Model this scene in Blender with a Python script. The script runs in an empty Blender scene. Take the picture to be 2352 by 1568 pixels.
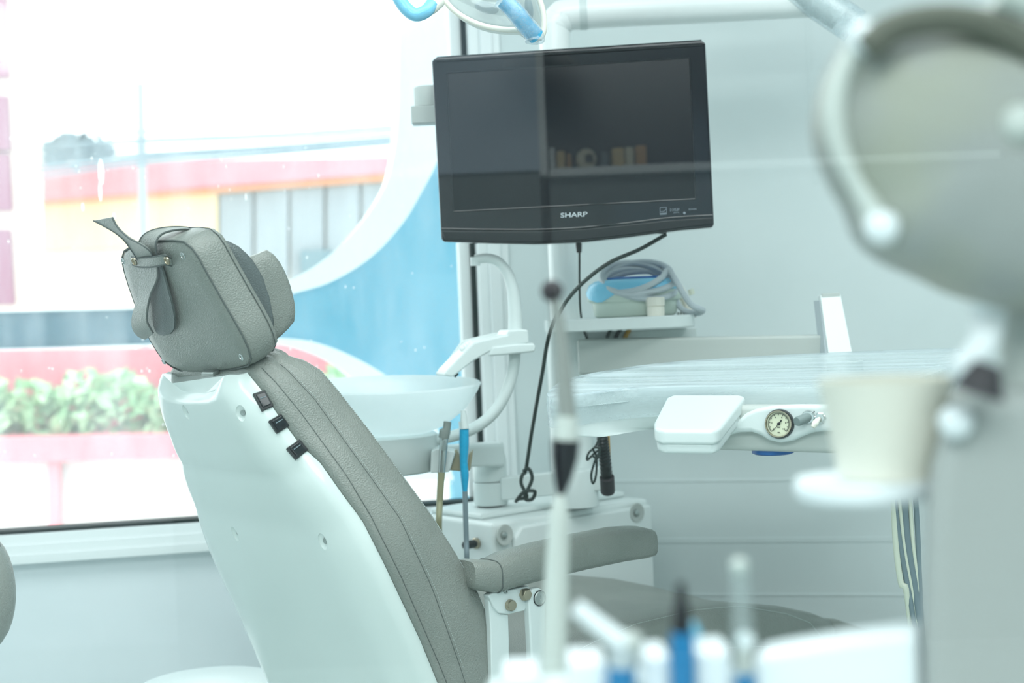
import bpy, bmesh, math, random
from mathutils import Vector as V, Matrix
from mathutils.bvhtree import BVHTree
random.seed(4)
scene = bpy.context.scene
# ------------------------------------------------------------------ camera
FPX = 3267.0
PITCH, ROLL, EYE = math.radians(1.1), math.radians(2.4), 1.08
CAM = V((0, 0, EYE))
FWD = V((0, math.cos(PITCH), -math.sin(PITCH)))
_r0 = V((1, 0, 0)); _u0 = _r0.cross(FWD)
RGT = _r0 * math.cos(ROLL) - _u0 * math.sin(ROLL)
UPV = _r0 * math.sin(ROLL) + _u0 * math.cos(ROLL)
cd = bpy.data.cameras.new('camera'); cam = bpy.data.objects.new('camera', cd)
scene.collection.objects.link(cam)
cd.sensor_width = 36; cd.lens = FPX * 36 / 2352; cd.clip_start = .02; cd.clip_end = 200
cd.dof.use_dof = True; cd.dof.focus_distance = 2.12; cd.dof.aperture_fstop = 3.8
cam.matrix_world = Matrix(((RGT.x, UPV.x, -FWD.x, CAM.x), (RGT.y, UPV.y, -FWD.y, CAM.y), (RGT.z, UPV.z, -FWD.z, CAM.z), (0, 0, 0, 1)))
scene.camera = cam
# ------------------------------------------------------------------ world, lights, exposure
w = bpy.data.worlds.new('overcast'); scene.world = w; w.use_nodes = True
bg = w.node_tree.nodes['Background']; bg.inputs[0].default_value = (.94, .985, 1, 1); bg.inputs[1].default_value = 2.3
def area(name, loc, size, power, col, rot=(0, 0, 0)):
    l = bpy.data.lights.new(name, 'AREA'); l.shape = 'RECTANGLE'; l.size, l.size_y = size; l.energy = power; l.color = col
    o = bpy.data.objects.new(name, l); o.location = loc; o.rotation_euler = rot; scene.collection.objects.link(o); return o
area('ceiling_lamp_room', (.3, 1.3, 2.66), (2.6, 1.4), 35, (.95, .995, 1))
area('ceiling_fill_entry', (-.2, -1.6, 2.66), (2.6, 1.8), 92, (.95, .995, 1))  # unseen fill added behind the camera to brighten walls and mirrored furniture
scene.view_settings.view_transform = 'Standard'; scene.view_settings.look = 'None'
scene.view_settings.gamma = 1; scene.view_settings.use_curve_mapping = False
scene.view_settings.exposure = 0.62
scene.cycles.max_bounces = 14; scene.cycles.diffuse_bounces = 5; scene.cycles.transparent_max_bounces = 16
scene.cycles.transmission_bounces = 6; scene.cycles.caustics_reflective = False; scene.cycles.caustics_refractive = False
# ------------------------------------------------------------------ pixel geometry (where a sight line meets a plane of the room)
def ray(x, y): return FWD + RGT * ((x - 1176) / FPX) + UPV * ((784 - y) / FPX)
def P(x, y, Y): d = ray(x, y); return CAM + d * (Y / d.y)
def OP(x, y, p, n): d = ray(x, y); n = V(n); return CAM + d * ((V(p) - CAM).dot(n) / d.dot(n))
def px(n, Y): return n * Y / FPX
def proj(p): v = p - CAM; k = v.dot(FWD); return (1176 + FPX * v.dot(RGT) / k, 784 - FPX * v.dot(UPV) / k)
Z = V((0, 0, 1))
def hd(deg): return V((math.cos(math.radians(deg)), math.sin(math.radians(deg)), 0))
# ------------------------------------------------------------------ materials
def lin(h):
    if not isinstance(h, str): return tuple(h)
    c = [int(h[i:i + 2], 16) / 255 for i in (0, 2, 4)]
    return tuple(x / 12.92 if x <= .04045 else ((x + .055) / 1.055) ** 2.4 for x in c)
def mat(name, col, rough=.5, spec=.5, metal=0, bump=None, coat=0, trans=0, emit=0, ior=1.45, vary=None):
    m = bpy.data.materials.new(name); m.use_nodes = True; nt = m.node_tree; b = nt.nodes['Principled BSDF']
    c = lin(col); b.inputs['Base Color'].default_value = (*c, 1); b.inputs['Roughness'].default_value = rough
    b.inputs['Specular IOR Level'].default_value = spec; b.inputs['Metallic'].default_value = metal
    b.inputs['Coat Weight'].default_value = coat; b.inputs['Transmission Weight'].default_value = trans; b.inputs['IOR'].default_value = ior
    tc = nt.nodes.new('ShaderNodeTexCoord')
    if bump:
        kind, sc, st = bump[:3]
        mp = nt.nodes.new('ShaderNodeMapping'); nt.links.new(tc.outputs['Object'], mp.inputs[0])
        mp.inputs['Scale'].default_value = bump[3] if len(bump) > 3 else (1, 1, 1)
        t = nt.nodes.new('ShaderNodeTexVoronoi' if kind == 'v' else 'ShaderNodeTexNoise')
        t.inputs['Scale'].default_value = sc; nt.links.new(mp.outputs[0], t.inputs['Vector'])
        if kind == 'n': t.inputs['Detail'].default_value = 5
        bn = nt.nodes.new('ShaderNodeBump'); bn.inputs['Strength'].default_value = st; bn.inputs['Distance'].default_value = .002
        nt.links.new(t.outputs[0], bn.inputs['Height']); nt.links.new(bn.outputs[0], b.inputs['Normal'])
    if vary:
        c2, sc = vary[:2]; n = nt.nodes.new('ShaderNodeTexNoise'); n.inputs['Scale'].default_value = sc; n.inputs['Detail'].default_value = 6
        mp = nt.nodes.new('ShaderNodeMapping'); nt.links.new(tc.outputs['Object'], mp.inputs[0]); nt.links.new(mp.outputs[0], n.inputs['Vector'])
        if len(vary) > 2: mp.inputs['Scale'].default_value = vary[2]
        mx = nt.nodes.new('ShaderNodeMix'); mx.data_type = 'RGBA'; rp = nt.nodes.new('ShaderNodeValToRGB')
        rp.color_ramp.elements[0].position = .42; rp.color_ramp.elements[1].position = .62
        nt.links.new(n.outputs[0], rp.inputs[0]); nt.links.new(rp.outputs[0], mx.inputs['Factor'])
        mx.inputs['A'].default_value = (*c, 1); mx.inputs['B'].default_value = (*lin(c2), 1); nt.links.new(mx.outputs['Result'], b.inputs['Base Color'])
    return m
def glassmat(name, tint, base, power, extra=None):
    """thin sheet: see-through with a mirror reflection that grows towards grazing; extra = (diffuse colour, share, streak scale)"""
    m = bpy.data.materials.new(name); m.use_nodes = True; nt = m.node_tree; nt.nodes.remove(nt.nodes['Principled BSDF'])
    out = nt.nodes['Material Output']; N = nt.nodes.new; L = nt.links.new
    t = N('ShaderNodeBsdfTransparent'); t.inputs[0].default_value = (*tint, 1)
    g = N('ShaderNodeBsdfGlossy'); g.inputs['Roughness'].default_value = .0 if not extra else extra[3]
    lw = N('ShaderNodeLayerWeight'); lw.inputs['Blend'].default_value = .5
    p5 = N('ShaderNodeMath'); p5.operation = 'POWER'; L(lw.outputs['Facing'], p5.inputs[0]); p5.inputs[1].default_value = 5
    ma = N('ShaderNodeMath'); ma.operation = 'MULTIPLY_ADD'; L(p5.outputs[0], ma.inputs[0]); ma.inputs[1].default_value = power; ma.inputs[2].default_value = base
    mx = N('ShaderNodeMixShader'); L(ma.outputs[0], mx.inputs[0]); L(t.outputs[0], mx.inputs[1]); L(g.outputs[0], mx.inputs[2])
    last = mx
    if extra:
        d = N('ShaderNodeBsdfTranslucent'); d2 = N('ShaderNodeBsdfDiffuse'); ad = N('ShaderNodeMixShader'); ad.inputs[0].default_value = extra[4]
        d.inputs[0].default_value = (*lin(extra[0]), 1); d2.inputs[0].default_value = (*lin(extra[0]), 1); L(d.outputs[0], ad.inputs[1]); L(d2.outputs[0], ad.inputs[2])
        tc = N('ShaderNodeTexCoord'); mp = N('ShaderNodeMapping'); mp.inputs['Scale'].default_value = extra[2]; L(tc.outputs['Object'], mp.inputs[0])
        n = N('ShaderNodeTexNoise'); n.inputs['Scale'].default_value = 1; n.inputs['Detail'].default_value = 7; n.inputs['Roughness'].default_value = .62; L(mp.outputs[0], n.inputs['Vector'])
        mr = N('ShaderNodeMapRange'); mr.inputs['From Min'].default_value = .35; mr.inputs['From Max'].default_value = .72
        mr.inputs['To Min'].default_value = extra[1][0]; mr.inputs['To Max'].default_value = extra[1][1]; L(n.outputs[0], mr.inputs[0])
        m2 = N('ShaderNodeMixShader'); L(mr.outputs[0], m2.inputs[0]); L(mx.outputs[0], m2.inputs[1]); L(ad.outputs[0], m2.inputs[2]); last = m2
        bn = N('ShaderNodeBump'); bn.inputs['Strength'].default_value = extra[5]; bn.inputs['Distance'].default_value = .003
        L(n.outputs[0], bn.inputs['Height']); L(bn.outputs[0], g.inputs['Normal'])
    L(last.outputs[0], out.inputs[0]); return m
M = {}
M['wall'] = mat('painted_wall', 'e4ebee', .65, .3, bump=('n', 14, .25), vary=('dfe7ea', 3))
M['wallr'] = mat('painted_partition_wall', 'd6dfdf', .6, .35, bump=('n', 9, .15), vary=('d0dada', 2))
M['white'] = mat('white_frame_paint', 'e9eeee', .4, .5)
M['floor'] = mat('floor_vinyl', 'b9c4c2', .35, .5, vary=('aab6b4', 5))
M['shell'] = mat('white_gloss_plastic', 'd9e3e0', .2, .5, coat=.25)
M['plastic'] = mat('white_plastic', 'd6dfde', .3, .5)
M['polew'] = mat('white_pole_enamel', 'f6faf9', .3, .5, coat=.2)
M['matte'] = mat('white_enamel', 'e3eae9', .42, .5)
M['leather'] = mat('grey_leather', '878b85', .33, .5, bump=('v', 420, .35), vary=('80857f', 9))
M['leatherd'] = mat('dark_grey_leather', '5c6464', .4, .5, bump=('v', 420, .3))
M['seam'] = mat('seam_thread_dark', '5a605e', .7, .3)
M['stitch'] = mat('pale_stitching', 'c3cdcb', .6, .3)
M['chrome'] = mat('bright_steel', 'c6cccb', .18, .5, 1)
M['steel'] = mat('brushed_steel', 'aeb4b1', .35, .5, 1)
M['brass'] = mat('dull_nickel', 'b3a893', .3, .5, 1)
M['black'] = mat('black_plastic', '14181c', .3, .5)
M['gloss'] = mat('glossy_black_bezel', '11151a', .1, .5, coat=.4)
M['screen'] = mat('dark_screen', '13181d', .25, .4)
M['gasket'] = mat('black_rubber', '10201f', .6, .3)
M['print'] = mat('pale_print', 'c4cbcf', .5, .3)
M['printd'] = mat('dim_print', '848d95', .5, .3)
M['cord'] = mat('dark_cord', '26322f', .5, .4)
M['yellow'] = mat('yellow_cable', 'b98a1a', .5, .4)
M['hoseg'] = mat('grey_hose', 'b6c0c5', .4, .5)
M['hosed'] = mat('dark_grey_hose', '74858c', .45, .5)
M['hosec'] = mat('cream_hose', 'd7dccb', .45, .5)
M['hoseo'] = mat('olive_hose', '8f8f71', .45, .5)
M['capg'] = mat('grey_rubber', '7e8783', .6, .3)
M['tan'] = mat('tan_rubber', '9a937a', .55, .4)
M['blue'] = mat('blue_wrap', '10a0cc', .3, .5, bump=('n', 160, .6))
M['bluef'] = mat('pale_blue_film', '7cc6e4', .18, .5, bump=('n', 60, .8))
M['blued'] = mat('deep_blue_plastic', '0f5fa8', .3, .5)
M['pot'] = mat('grey_green_plastic', 'c5d2c8', .35, .5)
M['cream'] = mat('cream_plastic', 'e9e6da', .4, .4)
M['dial'] = mat('dial_face', 'dcdfc4', .5, .3)
M['knob'] = mat('grey_knob', '7c8a89', .45, .4)
M['shellg'] = mat('pale_grey_housing', 'b9bfbb', .5, .4)
M['headg'] = mat('grey_housing', '9da19f', .55, .4, vary=('a2a599', 14))
M['colg'] = mat('grey_column_plastic', 'a6aaa8', .5, .4)
M['band'] = mat('olive_grey_band', '63665c', .6, .3)
M['wand'] = mat('grey_metal_shaft', '8f938f', .45, .5)
M['wandw'] = mat('pale_shaft', 'c9cfca', .5, .4)
M['purple'] = mat('purple_black_grip', '0c0a14', .4, .4)
M['tip'] = mat('dark_grey_tip', '3b373b', .5, .3)
M['toolb'] = mat('blue_tool_plastic', '0a76ac', .4, .4)
M['toolw'] = mat('white_tool_plastic', 'edf3f6', .25, .5)
M['red'] = mat('red_paint', 'e48d95', .8, .2, vary=('de878f', 1.5))
M['pink'] = mat('pink_render', 'e58e97', .85, .2, vary=('dd8891', 2))
M['orange'] = mat('orange_strip', 'e0aa80', .8, .2)
M['yellowwall'] = mat('yellow_render', 'ead9b0', .85, .2)
M['creamwall'] = mat('cream_render', 'efe8d9', .85, .2)
M['mauve'] = mat('mauve_brick', '94687a', .85, .2, bump=('n', 30, .5))
M['shutter'] = mat('grey_shutter', '9aa4a9', .7, .3)
M['dkwin'] = mat('dark_far_window', '6f8890', .4, .4)
M['wire'] = mat('overhead_wire', '7d8e96', .7, .2)
M['roadw'] = mat('pale_concrete', 'd8d6d2', .85, .2)
M['fblue'] = mat('blue_facade_paint', '64afc9', .6, .3, vary=('6db6cf', 3))
M['fgrey'] = mat('grey_blue_facade_paint', '6d8a98', .7, .3, bump=('n', 120, .4, (1, 1, .2)), vary=('7590a0', 30, (1, 1, .15)))
M['ftrim'] = mat('white_facade_trim', 'fafdff', .6, .3)
M['hedge'] = mat('hedge_leaf', '93b88f', .8, .2, vary=('bcd4ae', 8))
M['shelf'] = mat('white_shelf_board', 'e6ebea', .5, .4)
M['niche'] = mat('dark_niche_back', '232c33', .7, .3)
M['panel'] = mat('pale_cabinet_panel', 'bccddc', .5, .4)
M['bk1'] = mat('tan_box_card', 'c79a62', .7, .3)
M['bk2'] = mat('pale_box_card', 'd6bd86', .7, .3)
M['bk3'] = mat('cream_jar_plastic', 'd9d5ba', .6, .3)
M['maroon'] = mat('maroon_plastic', '5a1c30', .5, .3)
M['partition'] = glassmat('partition_glass', (.985, 1, .995), .042, .9)
M['pane'] = glassmat('dust_flare_window_glass', (.97, 1, 1), .03, .8, ('f4fbff', (.035, .16), (9, 9, 2.2), .05, .1, .02))  # white scatter: dust on the glass plus a veil imitating window flare
M['film'] = glassmat('cling_film', (.97, .99, 1), .12, .6, ('dce8ec', (.12, .6), (1.6, 34, 34), .14, .75, .4))
M['frost'] = glassmat('frosted_bowl_glass', (.93, 1, 1), .05, .5, ('fafeff', (.62, .74), (3, 3, 3), .2, .35, .05))
M['dust'] = glassmat('dried_dust', (1, 1, 1), .0, .0, ('ffffff', (.8, .9), (5, 5, 5), .5, .1, 0))
M['clear'] = glassmat('clear_lamp_cover', (.93, .96, .96), .10, .7, ('e8f0f0', (.12, .2), (6, 6, 6), .05, .5, .05))
M['wrap'] = glassmat('clear_wrap', (.96, .99, 1), .10, .7, ('eef9ff', (.12, .4), (60, 60, 60), .12, .7, .6))
# ------------------------------------------------------------------ mesh builder
def cat(pts, n=6, closed=False):
    pts = [V(p) for p in pts]; out = []; k = len(pts)
    if k < 3: return pts
    rng = range(k) if closed else range(k - 1)
    for i in rng:
        p0 = pts[(i - 1) % k] if closed or i > 0 else pts[0] * 2 - pts[1]
        p1, p2 = pts[i], pts[(i + 1) % k]
        p3 = pts[(i + 2) % k] if closed or i + 2 < k else pts[-1] * 2 - pts[-2]
        for j in range(n):
            t = j / n
            out.append(.5 * ((2 * p1) + (p2 - p0) * t + (2 * p0 - 5 * p1 + 4 * p2 - p3) * t * t + (3 * p1 - p0 - 3 * p2 + p3) * t ** 3))
    if not closed: out.append(pts[-1])
    return out
def lerpl(l, t):
    x = t * (len(l) - 1); i = min(int(x), len(l) - 2); return l[i] + (l[i + 1] - l[i]) * (x - i)
def resample(pts, n, pw=1.0):
    d = [0]
    for a, b in zip(pts, pts[1:]): d.append(d[-1] + math.dist(a, b))
    out = []
    for i in range(n):
        s = d[-1] * (i / (n - 1)) ** pw; k = 0
        while k < len(d) - 2 and d[k + 1] < s: k += 1
        t = (s - d[k]) / max(1e-9, d[k + 1] - d[k]); out.append(tuple(a + (b - a) * t for a, b in zip(pts[k], pts[k + 1])))
    return out
class MB:
    def __init__(s): s.v = []; s.f = []; s.mi = []
    def add(s, vs, fs, mi=0):
        o = len(s.v); s.v += [V(p) for p in vs]; s.f += [tuple(i + o for i in f) for f in fs]; s.mi += [mi] * len(fs); return s
    def loft(s, rings, c0=True, c1=True, closed=True, mi=0):
        n = len(rings[0]); vs = [p for r in rings for p in r]; fs = []
        for i in range(len(rings) - 1):
            for j in range(n if closed else n - 1):
                k = (j + 1) % n; fs.append((i * n + j, i * n + k, (i + 1) * n + k, (i + 1) * n + j))
        if c0: fs.append(tuple(range(n)))
        if c1: fs.append(tuple((len(rings) - 1) * n + j for j in reversed(range(n))))
        return s.add(vs, fs, mi)
    def tube(s, pts, r, n=12, sub=6, closed=False, mi=0):
        pts = cat(pts, sub, closed) if sub and len(pts) > 2 else [V(p) for p in pts]
        m = len(pts); rr = [lerpl(r, i / (m - 1)) if isinstance(r, (list, tuple)) else r for i in range(m)]
        rings = []; t0 = None; nrm = None
        for i, p in enumerate(pts):
            if closed: t = (pts[(i + 1) % m] - pts[i - 1]).normalized()
            else: t = (pts[min(i + 1, m - 1)] - pts[max(i - 1, 0)]).normalized()
            if nrm is None:
                a = V((0, 0, 1)) if abs(t.z) < .9 else V((1, 0, 0)); nrm = t.cross(a).normalized()
            else:
                nrm = (nrm - t * nrm.dot(t)).normalized()
            b = t.cross(nrm)
            rings.append([p + (nrm * math.cos(6.28319 * k / n) + b * math.sin(6.28319 * k / n)) * rr[i] for k in range(n)])
        if closed: rings.append(rings[0]); return s.loft(rings, False, False, mi=mi)
        return s.loft(rings, mi=mi)
    def lathe(s, p0, axis, prof, n=32, mi=0, ring=False):
        a = V(axis).normalized(); x = a.cross(V((0, 0, 1)) if abs(a.z) < .9 else V((1, 0, 0))).normalized(); y = a.cross(x)
        rings = [[V(p0) + a * h + (x * math.cos(6.28319 * k / n) + y * math.sin(6.28319 * k / n)) * max(r, 1e-5) for k in range(n)] for r, h in prof]
        if ring: return s.loft(rings + [rings[0]], False, False, mi=mi)
        return s.loft(rings, mi=mi)
    def prism(s, poly, vec, mi=0): return s.loft([[V(p) for p in poly], [V(p) + V(vec) for p in poly]], mi=mi)
    def box(s, c, a, b, d, mi=0):
        c, a, b, d = V(c), V(a), V(b), V(d)
        return s.prism([c - a - b - d, c + a - b - d, c + a + b - d, c - a + b - d], d * 2, mi)
    def ball(s, c, r, ax=None, n=20, mi=0):
        c = V(c); X, Y_, Z_ = ax or (V((r, 0, 0)), V((0, r, 0)), V((0, 0, r)))
        rings = []
        for i in range(n // 2 + 1):
            th = math.pi * i / (n // 2); sn = max(math.sin(th), 1e-3)
            rings.append([c + Z_ * math.cos(th) + (X * math.cos(6.28319 * k / n) + Y_ * math.sin(6.28319 * k / n)) * sn for k in range(n)])
        return s.loft(rings, mi=mi)
    def ribbon(s, A, B, nrm, th, mi=0):
        nrm = [V(x) for x in nrm] if isinstance(nrm, list) else [V(nrm)] * len(A)
        return s.loft([[a, b, b + k * th, a + k * th] for a, b, k in zip(A, B, nrm)], mi=mi)
    def bvh(s): return BVHTree.FromPolygons([v[:] for v in s.v], s.f)
    def build(s, name, m, parent=None, bevel=0, smooth=40, label=None, sub=0, seg=3):
        me = bpy.data.meshes.new(name); off = V(parent.get('_o', (0, 0, 0))) if parent else V((0, 0, 0))
        me.from_pydata([v - off for v in s.v], [], s.f)
        for mm in (m if isinstance(m, (list, tuple)) else [m]): me.materials.append(M[mm])
        for p, i in zip(me.polygons, s.mi): p.material_index = i
        bm = bmesh.new(); bm.from_mesh(me); bmesh.ops.remove_doubles(bm, verts=bm.verts, dist=1e-6)
        bmesh.ops.recalc_face_normals(bm, faces=bm.faces); bm.to_mesh(me); bm.free()
        if smooth: me.shade_smooth(); me.set_sharp_from_angle(angle=math.radians(smooth))
        o = bpy.data.objects.new(name, me); scene.collection.objects.link(o)
        if parent: o.parent = parent; o['_o'] = off[:]
        if bevel:
            b = o.modifiers.new('b', 'BEVEL'); b.width = bevel; b.segments = seg; b.limit_method = 'ANGLE'; b.angle_limit = math.radians(35); b.harden_normals = False
            me.set_sharp_from_angle(angle=math.radians(180))
            wn = o.modifiers.new('w', 'WEIGHTED_NORMAL'); wn.keep_sharp = False
        if sub: x = o.modifiers.new('s', 'SUBSURF'); x.levels = x.render_levels = sub
        if label: o['label'] = label
        return o
def thing(name, label, cat_, loc, group=None):
    o = bpy.data.objects.new(name, None); scene.collection.objects.link(o); o.location = loc; o['_o'] = V(loc)[:]
    o['label'] = label; o['category'] = cat_
    if group: o['group'] = group
    return o
def tag(o, label, cat_, group=None):
    o['label'] = label; o['category'] = cat_
    if group: o['group'] = group
    return o
def struct(mb, name, m, parent=None, **k):
    o = mb.build(name, m, parent, **k)
    if not parent: o['kind'] = 'structure'
    return o
def hit(b, x, y):
    l, n, i, d = b.ray_cast(CAM, ray(x, y).normalized())
    if l is None: return None, None
    if n.dot(ray(x, y)) > 0: n = -n
    return l, n
def decal_line(b, pts, lift=.0004, n=8):
    out = []
    for p in cat([(x, y, 0) for x, y in pts], n):
        l, nn = hit(b, p.x, p.y)
        if l: out.append(l + nn * lift)
    return out
def rpoly(cx, cy, hx, hy, r, n=5):
    out = []
    for sx, sy, a0 in ((1, 1, 0), (-1, 1, 90), (-1, -1, 180), (1, -1, 270)):
        for k in range(n + 1):
            a = math.radians(a0 + 90 * k / n); out.append((cx + sx * (hx - r) + r * math.cos(a), cy + sy * (hy - r) + r * math.sin(a)))
    return out
# ------------------------------------------------------------------ room shell
WA = 10.6; WD, WN = hd(WA), hd(WA + 90)                       # window wall: direction to the right, normal to outdoors
W0 = P(0, 1222, 3.10); W0.z = 0
def ws(x, y): q = OP(x, y, W0, WN); return (q - W0).dot(WD), q.z
def WP(s, h, d=0): return W0 + WD * s + WN * d + Z * h
sill = ws(0, 1222)[1]; SR = ws(1083, 300)[0]; SC = ws(1162, 900)[0]; SL = -1.3; TOP = 2.5; CEIL = 2.7
mb = MB()
def wbox(s0, s1, h0, h1, d0, d1, m=None): (m or mb).box(WP((s0 + s1) / 2, (h0 + h1) / 2, (d0 + d1) / 2), WD * (s1 - s0) / 2, WN * (d1 - d0) / 2, Z * (h1 - h0) / 2)
wbox(SL - 1.2, SC + .02, 0, sill - .03, 0, .18); wbox(SR + .02, SC + .02, sill - .03, CEIL, 0, .18)
wbox(SL - 1.2, SR + .02, TOP, CEIL, 0, .18); wbox(SL - 1.2, SL, sill - .03, TOP, 0, .18)
struct(mb, 'wall_back', 'wall')
RC = WP(SC, 0); RA = hd(-8.5); RN = hd(81.5)
mb = MB()
mb.prism([RC, RC + RA * 3.2, RC + RA * 3.2 + RN * .12, RC + RN * .12], Z * CEIL)
rw = struct(mb, 'wall_right', 'wallr')
def rp(x, y, d=0): q = OP(x, y, RC, RN); return q - RN * d
def seam(name, a, b, wpx):
    A, B = rp(*a), rp(*b); t = (B - A).normalized(); u = RN.cross(t)
    m = MB(); m.box((A + B) / 2, (B - A) / 2, u * px(wpx, 3.2) / 2, RN * .0014); o = struct(m, name, 'wallr', bevel=.0004); return o
seam('trim_1', (1190, 1106), (2352, 1098), 7); seam('trim_2', (1190, 1243), (2352, 1236), 12); seam('trim_3', (1190, 1365), (2352, 1366), 6)
seam('trim_4', (1851, 0), (1872, 420), 9)
mb = MB(); mb.box((.5, -.6, -.03), (3.4, 0, 0), (0, 4.6, 0), (0, 0, .03)); struct(mb, 'floor', 'floor')
mb = MB(); mb.box((.5, -.6, CEIL + .03), (3.4, 0, 0), (0, 4.6, 0), (0, 0, .03)); struct(mb, 'ceiling', 'wall')
mb = MB(); mb.box((-2.6, -.7, CEIL / 2), (.05, 0, 0), (0, 3.6, 0), (0, 0, CEIL / 2)); struct(mb, 'wall_left', 'wall')
mb = MB(); mb.box((.5, -4.6, CEIL / 2), (3.2, 0, 0), (0, .05, 0), (0, 0, CEIL / 2)); struct(mb, 'wall_front', 'wall')
mb = MB(); mb.box((3.3, -.8, CEIL / 2), (.05, 0, 0), (0, 3.75, 0), (0, 0, CEIL / 2)); struct(mb, 'wall_side', 'wall')
# window: frame members, gasket, pane
win = thing('window_1', '', '', WP(.2, sill, 0)); del win['label'], win['category']; win['kind'] = 'structure'
mb = MB()
wbox(SL, SR + .03, sill - .03, sill - .006, -.012, .09, mb); wbox(SL, SR + .03, sill - .05, sill - .026, -.03, .09, mb)
wbox(SL, SR + .03, sill - .068, sill - .046, -.042, .0, mb)
mb.build('bottom_frame', 'white', win, bevel=.003)
mb = MB()
wbox(SR + .002, SR + .026, sill - .03, TOP, -.012, .09, mb); wbox(SR + .024, SR + .052, sill - .05, TOP, -.03, .09, mb); wbox(SR + .05, SR + .072, sill - .068, TOP, -.018, .0, mb)
mb.build('side_frame', 'white', win, bevel=.003)
mb = MB(); wbox(SL, SR, sill - .006, sill + .002, -.004, .05, mb); mb.build('bottom_gasket', 'gasket', win)
mb = MB(); wbox(SR - .008, SR + .002, sill - .006, TOP, .03, .05, mb); mb.build('side_gasket', 'gasket', win)
mb = MB(); wbox(SR - .034, SR - .008, sill + .002, TOP, .045, .09, mb); mb.build('sash_stile', 'white', win, bevel=.003)
mb = MB(); wbox(SL, SR - .03, sill + .002, TOP, .062, .066, mb); mb.build('window_pane', 'pane', win)
sp_m = MB()
def speck(x, y, a_, b_, d=.060):
    c_ = OP(x, y, W0 + WN * d, WN); sp_m.prism([c_ + WD * px(a_ * math.cos(t), 3.2) + Z * px(b_ * math.sin(t), 3.2) for t in (0, .9, 1.7, 2.6, 3.6, 4.5, 5.4)], WN * .0015)
speck(232, 395, 7, 32); speck(230, 440, 4, 24); speck(565, 452, 2, 9); speck(190, 475, 3, 10); speck(262, 496, 3, 8); speck(250, 1068, 3, 10)
for k in range(130): speck(random.uniform(0, 1050), random.uniform(300, 1180), random.uniform(.7, 2.0), random.uniform(.8, 4))
so_ = sp_m.build('dust_specks', 'dust', win, smooth=0); so_['kind'] = 'stuff'
# glass partition between the camera and the treatment room
pt = MB(); pt.box((.3, .16, CEIL / 2 - .01), (2.8, 0, 0), (0, .003, 0), (0, 0, CEIL / 2 - .02))
po = struct(pt, 'window_2', 'partition')
# ------------------------------------------------------------------ outdoors
FO = 1.15                                                       # painted facade screen outside the window
F0 = W0 + WN * FO
def fs(x, y): q = OP(x, y, F0, WN); return ((q - F0).dot(WD), q.z)
def flat_panel(name, loops, th, depth, m, parent, label=None):
    cu = bpy.data.curves.new(name, 'CURVE'); cu.dimensions = '2D'; cu.fill_mode = 'BOTH'; cu.extrude = th / 2
    for lp in loops:
        sp = cu.splines.new('POLY'); sp.points.add(len(lp) - 1); sp.use_cyclic_u = True
        for p, q in zip(sp.points, lp): p.co = (q[0], q[1], 0, 1)
    t = bpy.data.objects.new('t', cu); scene.collection.objects.link(t)
    dg = bpy.context.evaluated_depsgraph_get(); me = bpy.data.meshes.new_from_object(t.evaluated_get(dg)); bpy.data.objects.remove(t)
    off = V(parent.get('_o'))
    for v in me.vertices: v.co = F0 + WD * v.co.x + Z * v.co.y + WN * (depth + th / 2 - v.co.z) - off
    me.materials.clear(); me.materials.append(M[m]); me.name = name
    o = bpy.data.objects.new(name, me); scene.collection.objects.link(o); o.parent = parent; o['_o'] = off[:]
    if label: o['label'] = label
    return o
def cpx(pts, n=6): return [fs(p.x, p.y) for p in cat([(x, y, 0) for x, y in pts], n)]
fac = thing('facade_screen', 'blue painted facade screen with white-rimmed rounded openings outside the window', 'facade', V((F0.x, F0.y, -.4)))
inner = [(914, -500), (914, -120), (914, 120), (910, 290), (893, 400), (858, 472), (800, 546), (738, 600), (672, 640), (600, 672), (520, 692), (430, 702), (345, 706), (0, 714), (-700, 730)]
outer = [(1085, -500), (1082, -120), (1070, 120), (1040, 270), (1003, 370), (965, 445), (920, 518), (850, 592), (765, 645), (690, 670), (600, 692), (520, 702), (430, 708), (345, 710), (0, 718), (-700, 734)]
lo_out = [(-700, 816), (0, 800), (345, 789), (560, 778), (640, 776), (720, 785), (800, 814), (882, 860), (960, 925), (1010, 1000), (1040, 1100)]
lo_in = [(-700, 818), (0, 803), (345, 793), (560, 785), (640, 790), (720, 814), (785, 850), (830, 895), (870, 960), (890, 1030), (900, 1100)]
ci, co, li, lo = cpx(inner), cpx(outer), cpx(lo_in), cpx(lo_out)
sr = SR + 1.4; lowh = lo[-1][1]
blue_loop = [p for p in co if True] ; xs = fs(560, 700)[0]
right = [p for p in co if p[0] >= xs] + [p for p in lo if p[0] >= xs] + [(lo[-1][0], -.4), (sr, -.4), (sr, co[0][1])]
left = [p for p in co if p[0] < xs] + [p for p in reversed([q for q in lo if q[0] < xs])]
left = [(xs, [p for p in co if p[0] >= xs][-1][1])] + [p for p in co if p[0] < xs] + [q for q in lo if q[0] < xs] + [(xs, [p for p in lo if p[0] >= xs][0][1])]
flat_panel('facade_panel', [right], .1, 0, 'fblue', fac)
flat_panel('facade_band', [left], .1, 0, 'fgrey', fac, 'grey-blue band between the two openings')
flat_panel('upper_rim', [ci + list(reversed(co))], .16, -.03, 'ftrim', fac, 'wide white rim of the upper opening')
flat_panel('lower_rim', [lo + list(reversed(li))], .16, -.03, 'ftrim', fac, 'white rim of the lower opening')
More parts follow.
